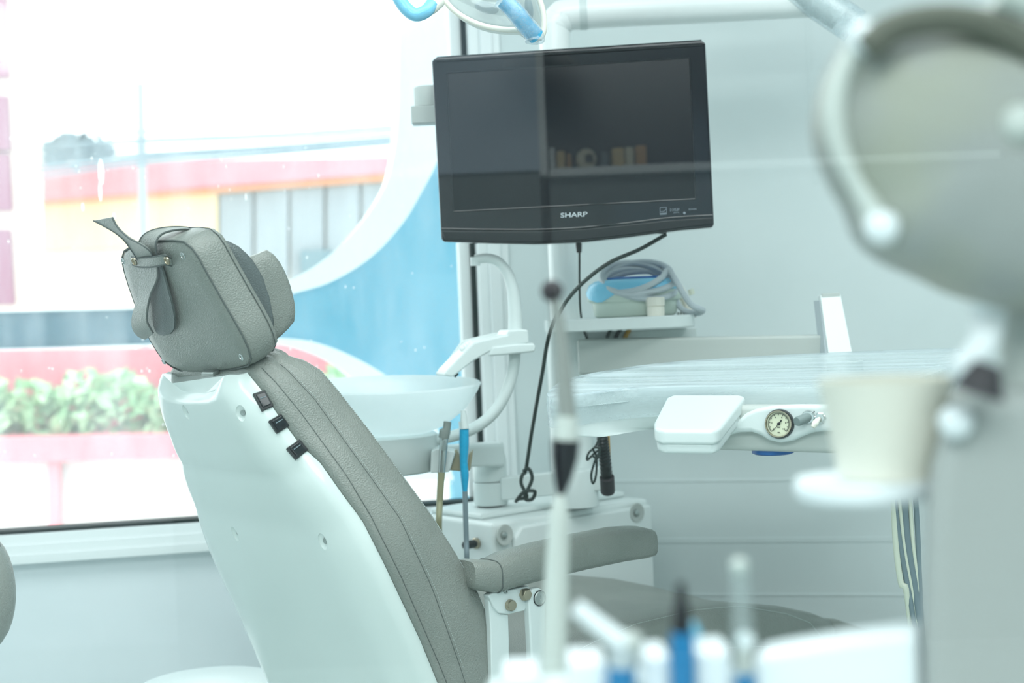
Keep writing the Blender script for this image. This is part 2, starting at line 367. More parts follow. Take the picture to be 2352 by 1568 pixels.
# planter wall across the yard
def tri(Y, pts, th, mbx=None): m = mbx or MB(); m.prism([P(x, y, Y) for x, y in pts], V((0, th, 0))); return m
pl = thing('planter_wall', 'pink rendered planter wall with a pale base seen low through the window', 'wall', V((-2.2, 8, -2)))
tri(8.6, [(-500, 812), (300, 800), (1000, 780), (1000, 1000), (-500, 1040)], .2).build('back_wall', 'pink', pl)
tri(7.9, [(-500, 1020), (420, 1000), (1000, 985), (1000, 1040), (420, 1052), (-500, 1080)], .6).build('planter_front', 'pink', pl)
tri(8.0, [(-500, 1070), (420, 1045), (1000, 1030), (1000, 1420), (-500, 1420)], .3).build('base_wall', 'roadw', pl, label='pale concrete base')
tri(7.92, [(110, 1062), (134, 1062), (137, 1420), (113, 1420)], .06).build('pilaster', 'pink', pl)
hg = MB()
for i in range(1500):
    x = random.uniform(-200, 900); top = 870 + 18 * math.sin(x * .021) + 14 * math.sin(x * .055 + 1) - x * .012
    y = random.uniform(top, 1010 - x * .02); c = P(x, y, 8.15 + random.uniform(0, .35)); s = random.uniform(.03, .075)
    a = V((random.uniform(-1, 1), random.uniform(-1, 1), random.uniform(-1, 1))).normalized(); b = a.orthogonal().normalized()
    hg.add([c - a * s, c + b * s * .6, c + a * s, c - b * s * .6], [(0, 1, 2, 3)])
ho = hg.build('hedge', 'hedge', smooth=0); ho['kind'] = 'stuff'; tag(ho, 'soft green clipped hedge growing in the pink planter outside', 'hedge')
bm_ = MB(); bm_.box((0, 14, -2.1), (20, 0, 0), (0, 12, 0), (0, 0, .1)); struct(bm_, 'ground', 'roadw')
bd = thing('street_building', 'overexposed street building with a red awning band and grey shutters across the road', 'building', V((-2, 14, -2)))
tri(14, [(-900, 372), (1300, 360), (1300, 900), (-900, 900)], .5).build('facade_wall', 'creamwall', bd)
tri(13.7, [(60, 378), (1200, 352), (1200, 372), (60, 462)], .28).build('awning_band', 'red', bd)
tri(13.8, [(60, 462), (1200, 372), (1200, 392), (60, 474)], .18).build('awning_edge', 'orange', bd)
tri(13.9, [(30, 474), (500, 440), (500, 566), (30, 574)], .08).build('yellow_panel', 'yellowwall', bd)
for i in range(5):
    x0 = 505 + i * 82; tri(13.88, [(x0, 446 - i * 6), (x0 + 74, 440 - i * 6), (x0 + 74, 640), (x0, 644)], .08).build('shutter', 'shutter', bd)
tri(13.8, [(690, 575), (760, 572), (760, 622), (690, 624)], .05).build('far_window', 'dkwin', bd)
bl = thing('brick_building', 'mauve brick building with pale frames at the far left of the window', 'building', V((-4.2, 12, -2)))
tri(12, [(-900, -400), (62, -400), (62, 900), (-900, 900)], .4).build('corner_wall', 'creamwall', bl)
for a, b in ((-60, 178), (218, 345), (352, 484), (526, 700)):
    tri(11.9, [(-300, a), (8 + (a + 60) * .02, a), (10 + (b + 60) * .025, b), (-300, b)], .08).build('brick_panel', 'mauve', bl)
for i in range(7):
    y0 = 312 + i * 10 + random.uniform(-4, 4); m = MB()
    m.tube([P(90, y0 + 22 + i * 3, 12.4 - i * .22), P(330, y0 + 8, 12.4 - i * .22), P(640, y0 - 4 - i * 2, 12.3 - i * .22), P(1010, y0 - 30 - i * 3, 12.2 - i * .22)], .014, 6, 5)
    tag(m.build('overhead_cable', 'wire'), 'grey overhead cable sagging across the street above the red band', 'cable', 'overhead street cables')
m = MB(); m.tube([P(322, 190, 12.6), V((P(324, 1000, 12.6).x, 12.6, -2)) ], .04, 8, 0); m.tube([P(300, 305, 12.58), P(345, 302, 12.58)], .02, 6, 0)
tag(m.build('utility_pole', 'shutter'), 'thin pale utility pole with a short crossarm across the street', 'pole')
m = MB()
for i in range(260):
    t = random.random(); x = 120 + 110 * t + random.gauss(0, 20); y = 345 + random.gauss(0, 12); c = P(x, y, 13.2); s = random.uniform(.03, .07)
    a = V((random.uniform(-1, 1), random.uniform(-1, 1), random.uniform(-1, 1))).normalized(); b = a.orthogonal(); m.add([c - a * s, c + b * s, c + a * s, c - b * s], [(0, 1, 2, 3)])
o = m.build('roof_foliage', 'wire', bd, smooth=0); o['kind'] = 'stuff'
# ------------------------------------------------------------------ dental chair
CF, CR = hd(40), V((math.sin(math.radians(40)), -math.cos(math.radians(40)), 0))
B0 = P(700, 1000, 1.95); M0 = B0 - CR * .21; M0.z = 0
def CH(u, w_, z): return M0 + CF * u + CR * w_ + Z * z
def uz(x, y, w_): q = OP(x, y, M0 + CR * w_, CR); return (q - M0).dot(CF), q.z
def interp(y, A):
    if y <= A[0][1]: return A[0][0]
    for (x0, y0), (x1, y1) in zip(A, A[1:]):
        if y <= y1: return x0 + (x1 - x0) * (y - y0) / max(1e-6, y1 - y0)
    return A[-1][0]
def solve(p, A):
    lo_, hi_ = .03, .45
    for _ in range(40):
        w_ = (lo_ + hi_) / 2; u, z = uz(*p, w_); a = proj(CH(u, -w_, z))
        if a[0] > interp(a[1], A): lo_ = w_
        else: hi_ = w_
    return u, w_, z
chair = thing('dental_chair', 'grey leather dental chair with a white moulded back shell and black rocker switches', 'chair', CH(.45, 0, 0))
NS = 40
Bp = resample([(572, 864), (600, 896), (640, 955), (690, 1022), (735, 1062), (790, 1140), (830, 1192), (880, 1290), (920, 1375), (965, 1470), (1005, 1568), (1050, 1690), (1085, 1800)], NS, 1.5)
Ap = [(395, 890), (400, 930), (432, 1020), (440, 1060), (470, 1150), (480, 1200), (510, 1270), (560, 1380), (600, 1470), (640, 1568), (700, 1720)]
S1 = resample([(598, 842), (635, 880), (694, 952), (745, 1022), (797, 1094), (850, 1182), (919, 1319), (968, 1432), (1015, 1540), (1060, 1660), (1095, 1780)], NS, 1.5)
S2 = resample([(640, 834), (660, 850), (723, 918), (772, 986), (850, 1094), (919, 1192), (992, 1349), (1041, 1486), (1068, 1565), (1090, 1660), (1112, 1770)], NS, 1.5)
Cp = resample([(664, 816), (700, 826), (740, 850), (775, 890), (850, 985), (920, 1080), (1000, 1190), (1050, 1268), (1085, 1330), (1115, 1385), (1130, 1450), (1134, 1568), (1132, 1660), (1128, 1760)], NS, 1.5)
prof = []
for i in range(NS):
    u, w_, z = solve(Bp[i], Ap); prof.append([w_, (u, z)] )
ws_ = [p[0] for p in prof]; ws_ = [sum(ws_[max(0, i - 2):i + 3]) / len(ws_[max(0, i - 2):i + 3]) for i in range(NS)]
for i in range(NS):
    w_ = ws_[i]; prof[i] = (w_, uz(*Bp[i], w_), uz(*S1[i], w_ + .004), uz(*S2[i], w_ + .004), uz(*Cp[i], w_ * .93))
# shell: tub open towards the cushion
rings = []
for i in range(NS):
    w_, (u, z) = prof[i][0], prof[i][1]
    (ua, za), (ub, zb) = prof[max(0, i - 1)][1], prof[min(NS - 1, i + 1)][1]
    t = V((ub - ua, zb - za)).normalized(); n = V((t.y, -t.x))                          # n points forwards? fixed below
    if n.x > 0: n = -n
    T = i / (NS - 1); row = []
    def q(wf, d, up=0): return CH(u + n.x * d - t.x * up, wf, z + n.y * d - t.y * up)
    lobe = lambda f: (.012 * math.exp(-((abs(f) - .84) / .2) ** 2) - .016 * math.exp(-(f / .5) ** 4) - .006 * math.exp(-((abs(f) - .5) / .1) ** 2)) * max(0, 1 - (T ** 1.5) * 17) ** 1.5
    for f, d in ((1, 0), (.995, .012), (.96, .022), (.86, .034), (.80, .039), (.74, .042), (.6, .043), (.42, .044), (.2, .045), (0, .0455), (-.2, .045), (-.42, .044), (-.6, .043), (-.74, .042), (-.8, .039), (-.86, .034), (-.96, .022), (-.995, .012), (-1, 0)):
        dd = d * (.55, .72, .86, .95, 1)[min(i, 4)]; row.append(q(w_ * f, dd, lobe(f)))
    row += [CH(u + .01, -w_ * .9, z), CH(u + .01, w_ * .9, z)]
    rings.append(row)
shm = MB().loft(rings); shell = shm.build('back_shell', 'shell', chair, smooth=60); sb = shm.bvh()
cut = MB(); wells = []
for x, y, r in ((427, 947, 13), (553, 949, 13), (540, 1226, 14), (741, 1244, 14)):
    l, n = hit(sb, x, y); rr = px(r, 2.05); wells.append((l, n, rr))
    e1 = n.cross(CR).normalized(); e2 = n.cross(e1); cut.ball(l, 1, (e1 * rr * 1.45, e2 * rr * .95, n * .0045), 24)
co_ = cut.build('well_cutter', 'shell', chair); bo = shell.modifiers.new('wells', 'BOOLEAN'); bo.object = co_; bo.operation = 'DIFFERENCE'
dg = bpy.context.evaluated_depsgraph_get(); me_ = bpy.data.meshes.new_from_object(shell.evaluated_get(dg)); shell.modifiers.clear(); shell.data = me_
bpy.data.objects.remove(co_); me_.shade_smooth(); me_.set_sharp_from_angle(angle=math.radians(50))
for l, n, rr in wells:
    m = MB(); m.lathe(l - n * .0052 + CR * rr * .25, n, [(rr * .5, 0), (rr * .5, .002), (rr * .25, .0022), (0, .001)], 12); m.build('screw', 'steel', chair)
for (a, b, c_, d_) in (((580, 905), (607, 897), (627, 934), (602, 945)), ((616, 967), (646, 950), (664, 978), (636, 996)), ((657, 1030), (688, 1009), (707, 1034), (679, 1056))):
    mx_, my_ = (a[0] + b[0] + c_[0] + d_[0]) / 4, (a[1] + b[1] + c_[1] + d_[1]) / 4
    cc, n = hit(sb, mx_ - 3, my_ + 2)
    P4 = [OP(p[0], p[1], cc, n) for p in (a, b, c_, d_)]; cc = sum(P4, V()) / 4
    m = MB(); m.prism([p - n * .004 for p in P4], n * .0075); o = m.build('switch_bezel', 'black', chair, bevel=.0012)
    m = MB(); I = [cc + (p - cc) * .72 + n * .003 for p in P4]; m1 = (I[0] + I[3]) / 2 + n * .0012; m2 = (I[1] + I[2]) / 2 + n * .0012
    m.add([*I, *[p + n * .0028 for p in I]], [(3, 2, 1, 0), (4, 5, 6, 7), (0, 1, 5, 4), (1, 2, 6, 5), (2, 3, 7, 6), (3, 0, 4, 7)]); m.build('rocker', 'gloss', o, bevel=.001)
    m = MB(); e0, e1 = I[0].lerp(I[3], .35) + n * .0032, I[1].lerp(I[2], .35) + n * .0032
    m.tube([e0.lerp(e1, .15), e0.lerp(e1, .85)], .0007, 6, 0); m.build('rocker_ridge', 'hosed', o)
# backrest cushion
rings = []
for i in range(NS):
    w_, b, s1, s2, c_ = prof[i]; T = i / (NS - 1); row = []
    e = .004
    def mix(p, q_, t): return (p[0] + (q_[0] - p[0]) * t, p[1] + (q_[1] - p[1]) * t)
    side = [(b, w_ * .97), (mix(b, s1, .12), w_ + .004), (mix(b, s1, .5), w_ + .009), (mix(b, s1, .9), w_ + .0075), (s1, w_ + .006), (mix(s1, s2, .12), w_ + .006), (mix(s1, s2, .5), w_ + .011), (mix(s1, s2, .88), w_ + .008), (s2, w_ + .0055),
            (mix(s2, c_, .1), w_ + .007), (mix(s2, c_, .4), w_ + .006), (mix(s2, c_, .7), w_ - .004), (mix(s2, c_, .9), w_ * .965), (c_, w_ * .91)]
    row = [CH(p[0], wf, p[1]) for p, wf in side]
    bulge = .012 * math.sin(math.pi * min(1, T * 1.1))
    for f in (.8, .6, .3, 0, -.3, -.6, -.8):
        row.append(CH(c_[0] + bulge * (1 - f * f) - .006 * (1 - abs(f)), w_ * f, c_[1] + .004 * (1 - f * f)))
    row += [CH(p[0], -wf, p[1]) for p, wf in reversed(side)]
    rings.append(row)
# rounded top end
top = []
for sc_, up in ((.72, .016), (.9, .010), (.98, .004)):
    c0 = sum(rings[0], V()) / len(rings[0]); top.append([c0 + (p - c0) * sc_ + (Z * up + CF * -.3 * up) for p in rings[0]])
cum = MB().loft(top + rings); cush = cum.build('backrest_cushion', 'leather', chair, smooth=70); cb = cum.bvh()
for L in (S1, S2):
    pts = decal_line(cb, [p for p in L if p[1] < 1600][1:], .0002, 2); m = MB().tube(pts, .0007, 6, 0); m.build('seam', 'seam', cush)
st = MB()
for L, dx in ((S2, 7), (Cp, -5)):
    pts = [p for p in resample([(x + dx, y) for x, y in L if 845 < y < 1560], 150)]
    for k in range(0, 149, 1):
        a, b = hit(cb, *pts[k]), hit(cb, pts[k][0] + (pts[k + 1][0] - pts[k][0]) * .55, pts[k][1] + (pts[k + 1][1] - pts[k][1]) * .55)
        if a[0] and b[0] and (a[0] - b[0]).length < .02: st.tube([a[0] + a[1] * .0003, b[0] + b[1] * .0003], .0005 if dx < 0 else .0003, 4, 0)
so = st.build('stitching', 'stitch', cush); so['kind'] = 'stuff'
# headrest
HP0 = CH(*[(lambda r: (r[0], r[1], r[2]))(solve((500, 684), [(278, 580), (280, 614), (307, 694), (342, 780), (374, 831)]))][0])
q1, q2 = solve((436, 571), [(278, 580), (280, 614), (307, 694)]), solve((570, 796), [(307, 694), (342, 780), (374, 831)])
HS = (CF * (q1[0] - q2[0]) + Z * (q1[2] - q2[2])).normalized()                       # up along the headrest
HN = CR.cross(HS).normalized(); HN = HN if HN.dot(CF) > 0 else -HN                   # towards the patient's face
def hp(x, y, d=0): return OP(x, y, HP0 + HN * d, HN)
rear = [(283, 578), (300, 566), (330, 559), (361, 554), (395, 553), (420, 556), (440, 572), (455, 594), (470, 622), (486, 650), (504, 682), (522, 713), (540, 744), (556, 773), (568, 800), (575, 826), (569, 840), (545, 847), (510, 853), (468, 858), (435, 857), (414, 853), (393, 843), (374, 829), (358, 806), (342, 779), (325, 740), (307, 695), (293, 655), (282, 618), (278, 595)]
rear = [hp(x, y) for x, y in rear]; hc = sum(rear, V()) / len(rear)
def hring(d, sc_): return [hc + (p - hc) * sc_ + HN * d for p in rear]
hr = MB().loft([hring(-.006, .5), hring(-.005, .82), hring(-.002, .95), hring(.002, .99), hring(.006, 1.0), hring(.012, 1.012), hring(.028, 1.015), hring(.043, 1.0), hring(.053, .97), hring(.058, .88)])
head = hr.build('headrest', 'leather', chair, smooth=60); hb = hr.bvh()
m = MB().tube(hring(.0015, 1.0), .0013, 8, 0, closed=True); m.build('piping', 'seam', head)
m = MB().tube(hring(.046, 1.0), .0007, 6, 0, closed=True); m.build('front_seam', 'seam', head)
# face cushion with side wings, drawn on the near side plane and mirrored
WW = .112
def sd(x, y): q_ = OP(x, y, M0 + CR * WW, CR); return q_
def side_pad(inn, out_, wf, name, m_, label):
    inn, out_ = resample(inn, 14), resample(out_, 14); fr = []
    for k in range(14):
        a, b = sd(*inn[k]), sd(*out_[k]); dv = b - a; e_ = wf * (1 - .10 * (abs(k - 6.5) / 6.5) ** 4)
        def off(q_, f): return q_ - CR * (WW * (1 - f * e_))
        fr.append([off(a, 1), off(a + dv * .5, 1.03), off(a + dv * .9, 1.02), off(b, .97), off(a + dv * .93, .9), off(a + dv * .7, .75), off(a + dv * .5, .4), off(a + dv * .45, 0), off(a + dv * .5, -.4), off(a + dv * .7, -.75), off(a + dv * .93, -.9), off(b, -.97), off(a + dv * .9, -1.02), off(a + dv * .5, -1.03), off(a, -1), off(a - dv * .1, -.7), off(a - dv * .1, .7)])
    return MB().loft(fr).build(name, m_, head, smooth=65, label=label)
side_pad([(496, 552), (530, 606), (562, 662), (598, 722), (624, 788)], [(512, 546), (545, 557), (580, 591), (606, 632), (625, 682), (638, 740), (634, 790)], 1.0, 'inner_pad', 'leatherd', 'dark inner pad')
side_pad([(572, 598), (596, 632), (616, 682), (629, 740), (624, 788)], [(600, 582), (622, 570), (648, 606), (667, 650), (680, 704), (679, 736), (660, 760), (636, 784)], 1.02, 'face_cushion', 'leather', 'front cushion with raised side wings')
for x, y in ((283, 600), (420, 587), (376, 830), (554, 820)):
    l, n = hit(hb, x, y)
    if l is None: l, n = hp(x, y), -HN
    n = -HN; m = MB(); m.lathe(l - n * .001, n, [(.0052, 0), (.0052, .0014), (.004, .0022), (.0036, .0012), (0, .001)], 20); o = m.build('screw', 'chrome', head)
# strap over the top, its keeper, hanging loops and tail
def strap(name, L, R, d, m='leather', th=.0022, extra=()):
    A = cat([hp(x, y, dd) for (x, y), dd in zip(L, d)], 5); B = cat([hp(x, y, dd) for (x, y), dd in zip(R, d)], 5)
    nr = []
    for k in range(len(A)):
        t = A[min(k + 1, len(A) - 1)] - A[max(k - 1, 0)]; w2 = B[k] - A[k]; c_ = t.cross(w2)
        nr.append(c_.normalized() if c_.length > 1e-9 else -HN)
    mm = MB().ribbon(A, B, nr, th); o = mm.build(name, m, head, smooth=60)
    for E_ in (A, B): MB().tube(E_, .0012, 6, 0).build('strap_edge', 'seam', head)
    return o
strap('strap', [(322, 592), (318, 566), (325, 545), (345, 530), (380, 522), (420, 521), (455, 527)], [(361, 590), (357, 566), (362, 547), (378, 534), (408, 527), (440, 527), (475, 535)], (-.012, -.014, -.008, .004, .02, .04, .056))
strap('strap_tail', [(318, 600), (302, 575), (285, 552), (262, 533), (236, 518), (215, 507)], [(352, 596), (345, 578), (325, 562), (295, 546), (270, 522), (257, 499)], (-.010, -.022, -.03, -.034, -.036, -.036))
strap('strap_loop', [(321, 610), (322, 650), (316, 690), (306, 725), (306, 752), (318, 770), (334, 777)], [(362, 606), (362, 640), (348, 672), (340, 705), (338, 735), (345, 752), (352, 764)], (-.010, -.016, -.022, -.028, -.03, -.026, -.018))
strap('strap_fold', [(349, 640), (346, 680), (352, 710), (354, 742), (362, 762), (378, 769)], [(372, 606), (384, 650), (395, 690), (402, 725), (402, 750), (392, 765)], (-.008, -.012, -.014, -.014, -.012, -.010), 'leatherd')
strap('strap_keeper', [(302, 590), (320, 592), (350, 590), (376, 586), (394, 592)], [(304, 608), (320, 613), (350, 613), (378, 608), (395, 611)], (-.006, -.014, -.017, -.014, -.006))
for x, y in ((310, 600), (385, 598)):
    m = MB(); m.lathe(hp(x, y, -.014), -HN, [(.0062, 0), (.0062, .002), (.0046, .003), (.004, .0012), (0, .001)], 20); m.build('eyelet', 'brass', head)
# neck bar
m = MB(); a, b = hp(488, 848, -.001), hp(494, 905, -.001); m.box((a + b) / 2, CR * .019, HN * .010, (a - b) / 2); m.build('neck_bar', 'steel', chair, bevel=.002)
# seat, leg rest
def seatrows(st_, w0, side_h):
    rows = []
    for (u, z, wf, th) in st_:
        row = []
        for f, dz in ((0, -.012), (.35, -.010), (.7, -.003), (.9, 0), (.965, -.004), (1.0, -.02), (1.01, -.05), (1.0, -th * .55), (.97, -th * .6), (.98, -th * .8), (.9, -th)):
            row.append(CH(u, wf * f, z + dz))
        row = row + [CH(u, -(wf * f), z + dz) for f, dz in reversed(((.35, -.010), (.7, -.003), (.9, 0), (.965, -.004), (1.0, -.02), (1.01, -.05), (1.0, -th * .55), (.97, -th * .6), (.98, -th * .8), (.9, -th)))]
        rows.append(row)
    return rows
sst = [(.20, .50, .22, .10), (.30, .51, .235, .12), (.40, .535, .242, .13), (.50, .555, .245, .13), (.60, .568, .245, .13), (.74, .568, .243, .13), (.86, .556, .24, .12), (.98, .530, .236, .115), (1.08, .500, .23, .11), (1.13, .480, .222, .10)]
sm = MB().loft(seatrows(sst, 0, 0)); seat = sm.build('seat_cushion', 'leather', chair, smooth=70); sbv = sm.bvh()
lst = [(1.135, .478, .21, .09), (1.16, .474, .222, .10), (1.25, .440, .222, .10), (1.45, .355, .215, .09), (1.62, .285, .20, .08), (1.66, .262, .18, .06)]
lm = MB().loft(seatrows(lst, 0, 0)); lm.build('leg_rest', 'leather', chair, smooth=70)
st = MB()
for wq, dz in ((.235, .0002), (.2455, -.075)):
    for k in range(150):
        u = .42 + k * .0044; z = None
        for (u0, z0, *_), (u1, z1, *_2) in zip(sst, sst[1:]):
            if u0 <= u <= u1: z = z0 + (z1 - z0) * (u - u0) / (u1 - u0)
        if z is None: continue
        l, n, i_, d_ = (sbv.ray_cast(CH(u, .232, z + .1), -Z) if dz > 0 else sbv.ray_cast(CH(u, .5, z + dz), -CR))
        l2, n2, *_ = (sbv.ray_cast(CH(u + .0028, .232, z + .1), -Z) if dz > 0 else sbv.ray_cast(CH(u + .0028, .5, z + dz), -CR))
        if l and l2: st.tube([l + n * .0004, l2 + n2 * .0004], .0005, 4, 0)
so = st.build('seat_stitching', 'stitch', seat); so['kind'] = 'stuff'
# armrest
def ap(x, y, w_): u, z = uz(x, y, w_); return u, z
u0, z0 = uz(1128, 1325, .255); u1, z1 = uz(1496, 1240, .255)
rows = []
for T, hh_, dz, ww in ((0, .019, -.003, .026), (.015, .024, 0, .031), (.1, .026, .004, .033), (.3, .027, .006, .034), (.55, .027, .006, .034), (.8, .027, .004, .034), (.93, .026, 0, .033), (.985, .023, -.003, .03), (1, .017, -.006, .024)):
    u = u0 + (u1 - u0) * T; z = z0 + (z1 - z0) * T + dz; row = []
    for k in range(16):
        a = 6.28319 * k / 16; cx_, sx_ = math.cos(a), math.sin(a)
        row.append(CH(u, .245 + ww * (abs(cx_) ** .55) * (1 if cx_ > 0 else -1), z + hh_ * (abs(sx_) ** .6) * (1 if sx_ > 0 else -1)))
    rows.append(row)
u2, z2 = uz(1078, 1318, .255); pre = []
for T, k in ((0, .8), (.3, .95), (.95, .99)):
    c_ = CH(u2 + (u0 - u2) * T, .245, z2 + (z0 - z2) * T); cr = sum(rows[1], V()) / 16; pre.append([c_ + (p - cr) * k for p in rows[1]])
am = MB().loft(pre + rows[1:]); arm = am.build('armrest_pad', 'leather', chair, smooth=60)
m = MB().tube([p + (p - sum(rows[1], V()) / 16) * .01 for p in rows[1]], .0012, 6, 0, closed=True); m.build('armrest_seam', 'seam', arm)
# armrest bracket: two uprights, hinge plate, bolts, round pivot
def cpoly(pts, w_, th): return MB().prism([CH(*(lambda q: (q[0], w_, q[1]))(uz(x, y, w_))) for x, y in pts], -CR * th)
WB = .262
br = cpoly([(1122, 1368), (1130, 1362), (1215, 1345), (1220, 1365), (1206, 1402), (1170, 1410), (1146, 1408), (1134, 1395)], WB, .014).build('armrest_bracket', 'plastic', chair, bevel=.002)
cpoly([(1122, 1372), (1134, 1372), (1136, 1395), (1150, 1410), (1168, 1411), (1170, 1470), (1170, 1590), (1172, 1720), (1132, 1720), (1130, 1590), (1127, 1440)], WB - .004, .012).build('upright_post', 'plastic', br, bevel=.002)
cpoly([(1214, 1372), (1217, 1360), (1225, 1352), (1238, 1349), (1250, 1356), (1254, 1370), (1253, 1420), (1254, 1500), (1262, 1620), (1262, 1720), (1226, 1720), (1224, 1560), (1218, 1450)], WB + .008, .014).build('pivot_arm', 'plastic', br, bevel=.003)
def disc(name, x, y, w_, prof_, m_, par, n=24):
    u, z = uz(x, y, w_); mm = MB(); mm.lathe(CH(u, w_, z), CR, prof_, n, ring=name.endswith('ring')); return mm.build(name, m_, par)
disc('pivot_cap', 1238, 1373, WB + .008, [(.0105, 0), (.0105, .002), (.0092, .003), (.0088, .0016), (.004, .002), (.0036, .0005), (0, .0005)], 'steel', br)
disc('pivot_ring', 1238, 1373, WB + .007, [(.012, 0), (.012, .0026), (.0106, .0026), (.0106, 0)], 'black', br)
disc('bolt', 1170, 1389, WB, [(.0085, -.002), (.0085, .006), (.0075, .008), (0, .008)], 'brass', br, 20)
disc('bolt', 1203, 1364, WB, [(.0095, -.002), (.0095, .008), (.008, .010), (0, .0105)], 'brass', br, 6)
disc('bolt', 1161, 1357, WB, [(.004, -.001), (.004, .002), (.002, .002), (.0016, .0006), (0, .0006)], 'steel', br, 6)
# pedestal and base of the chair
m = MB(); m.lathe(CH(.55, 0, 0), Z, [(.30, .0), (.30, .03), (.27, .055), (.16, .08), (.13, .2), (.15, .36), (.17, .44)], 40); m.build('pedestal', 'shell', chair, smooth=50)
m = MB(); m.box(CH(.62, 0, .41), CF * .34, CR * .17, Z * .05); m.build('seat_frame', 'shell', chair, bevel=.02)
bt = rings[-1]; m = MB(); m.box(CH(.30, 0, .43), CF * .12, CR * .16, Z * .05); m.build('back_hinge', 'shell', chair, bevel=.01)
# ------------------------------------------------------------------ dental unit: box, column, pole, overhead arm
unit = thing('dental_unit', 'white dental unit with a ground box, tall column, side tray and overhead arm', 'dental unit', P(1300, 1900, 2.95) * V((1, 1, 0)) if False else V((P(1300, 1200, 2.95).x, 2.95, 0)))
BXC = P(1132, 1203, 2.76); bz = BXC.z; LF = -CR                                       # near corner of the box; LF runs away to the left
m = MB(); c0 = V((BXC.x, BXC.y, 0)); BL, BD = .43, .25
m.prism([c0, c0 + CF * BL, c0 + CF * BL + LF * BD, c0 + LF * BD], Z * bz); m.build('unit_box', 'matte', unit, bevel=.008)
m = MB(); m.prism([c0 + CF * .02 + Z * bz + LF * .06, c0 + CF * (BL - .01) + Z * bz + LF * .06, c0 + CF * (BL - .01) + LF * (BD - .02) + Z * bz, c0 + CF * .02 + LF * (BD - .02) + Z * bz], Z * .012); m.build('box_lid', 'matte', unit, bevel=.005)
ft = bz - .012; m = MB()
poly = [(.045, ft - .02), (.065, ft), (BL - .002, ft), (BL - .002, .06), (.045, .06)]
m.prism([c0 + CF * a - LF * .012 + Z * b for a, b in poly], LF * .016); fp = m.build('front_panel', 'matte', unit, bevel=.006)
for x, y in ((1159, 1228), (1463, 1177)):
    q = OP(x, y, c0 - LF * .012, CR); m = MB(); n = CR
    m.lathe(q - n * .001, n, [(.021, 0), (.020, .003), (.017, .003), (.012, .0015), (0, .0012)], 32); o = m.build('screw_well', 'shellg', fp)
    m = MB(); m.lathe(q + CF * -.003, n, [(.0075, 0), (.007, .004), (.004, .006), (0, .0062)], 16); m.build('screw', 'steel', o)
q = OP(1096, 1247, c0, CF); m = MB(); m.lathe(q, -CF, [(.011, 0), (.011, .006), (.0085, .007)], 20); o = m.build('connector_collar', 'brass', unit)
m = MB(); m.lathe(q - CF * .005, -CF, [(.0085, 0), (.0085, .026), (.007, .028)], 20); m.build('hose_connector', 'black', o)
CY = 2.95
def vline(x, y, Y, z): p = P(x, y, Y); return V((p.x, p.y, z))
cc = P(1311, 960, CY); cx0 = V((cc.x, CY, 0)); zc = P(1300, 782, CY).z
hwc = px(48, CY); m = MB(); m.prism([cx0 + V((a, b, bz + .012)) for a, b in rpoly(0, 0, hwc, .04, .03, 6)], Z * (zc - bz - .012)); m.build('column', 'matte', unit, smooth=50)
m = MB(); m.prism([cx0 + V((a, b, zc)) for a, b in rpoly(0, 0, hwc * .97, .038, .03, 6)], Z * (P(1300, 738, CY).z - zc)); m.build('column_collar', 'matte', unit, smooth=50)
ze = P(1270, 60, CY).z; pr = px(36, CY); pc = P(1297, 640, CY); pole = [V((pc.x, CY, P(1300, 745, CY).z)), V((pc.x, CY, ze - .03))]
a0 = P(1320, 32, CY); a1 = P(1880, 2, CY - .02)
m = MB().tube([pole[0], V((pc.x, CY, 1.3)), pole[1], V((pc.x + .004, CY, ze)), V((pc.x + .014, CY, ze + .012)), a0 + V((0, 0, .0)), a0.lerp(a1, .5), a1], pr, 20, 8); m.build('pole', 'polew', unit, smooth=60)
m = MB().tube([a0.lerp(a1, .02), a0.lerp(a1, .05)], pr * 1.05, 20, 0); m.build('arm_ring', 'plastic', unit)
j0, j1 = P(1845, -20, CY - .04), P(1965, 62, CY - .05)
m = MB().tube([j0 + (j0 - j1) * .4, j1], px(40, CY), 20, 0); jo = m.build('arm_joint', 'wrap', unit, label='elbow joint sleeved in clear plastic')
m = MB().tube([j0 + (j0 - j1) * .4, j0.lerp(j1, .72)], px(33, CY), 20, 0); m.build('joint_core', 'plastic', jo)
# lamp arm, beyond the top of the picture
m = MB().tube([j0 + (j0 - j1) * .3, P(1750, -180, 2.8), P(1400, -260, 2.5), P(1150, -200, 2.2)], .02, 14, 6); m.build('lamp_arm', 'matte', unit)
# side tray on the column
ty = P(1420, 729, 2.72).z; tth = px(29, 2.72); tl, tr = P(1256, 735, 2.72).x, P(1604, 735, 2.72).x
m = MB(); poly = [(tl, 2.72), (tr - .06, 2.72)] + [(tr - .06 + .06 * math.sin(math.radians(k)), 2.78 - .06 * math.cos(math.radians(k))) for k in range(10, 91, 10)] + [(tr, 2.90), (tr - .03, 2.93), (tl, 2.93)]
m.prism([V((a, b, ty - tth)) for a, b in poly], Z * tth); m.build('side_tray', 'plastic', unit, bevel=.003)
m = MB(); a = P(1345, 772, 2.9); b = P(1600, 770, 2.9); m.box((a + b) / 2, V(((b.x - a.x) / 2, 0, 0)), V((0, .01, 0)), Z * px(14, 2.9)); m.build('junction_plate', 'plastic', unit, bevel=.002)
a = P(1340, 818, 2.86); b = P(1900, 812, 2.62); d = (b - a).normalized(); m = MB(); m.box((a + b) / 2, (b - a) / 2, d.cross(Z).normalized() * .03, Z * px(42, 2.72)); m.build('tray_arm', 'shellg', unit, bevel=.006)
m = MB(); a = P(1922, 842, 2.52); b = P(1908, 676, 2.62); ax = (b - a); s_ = ax.cross(V((0, 1, 0))).normalized()
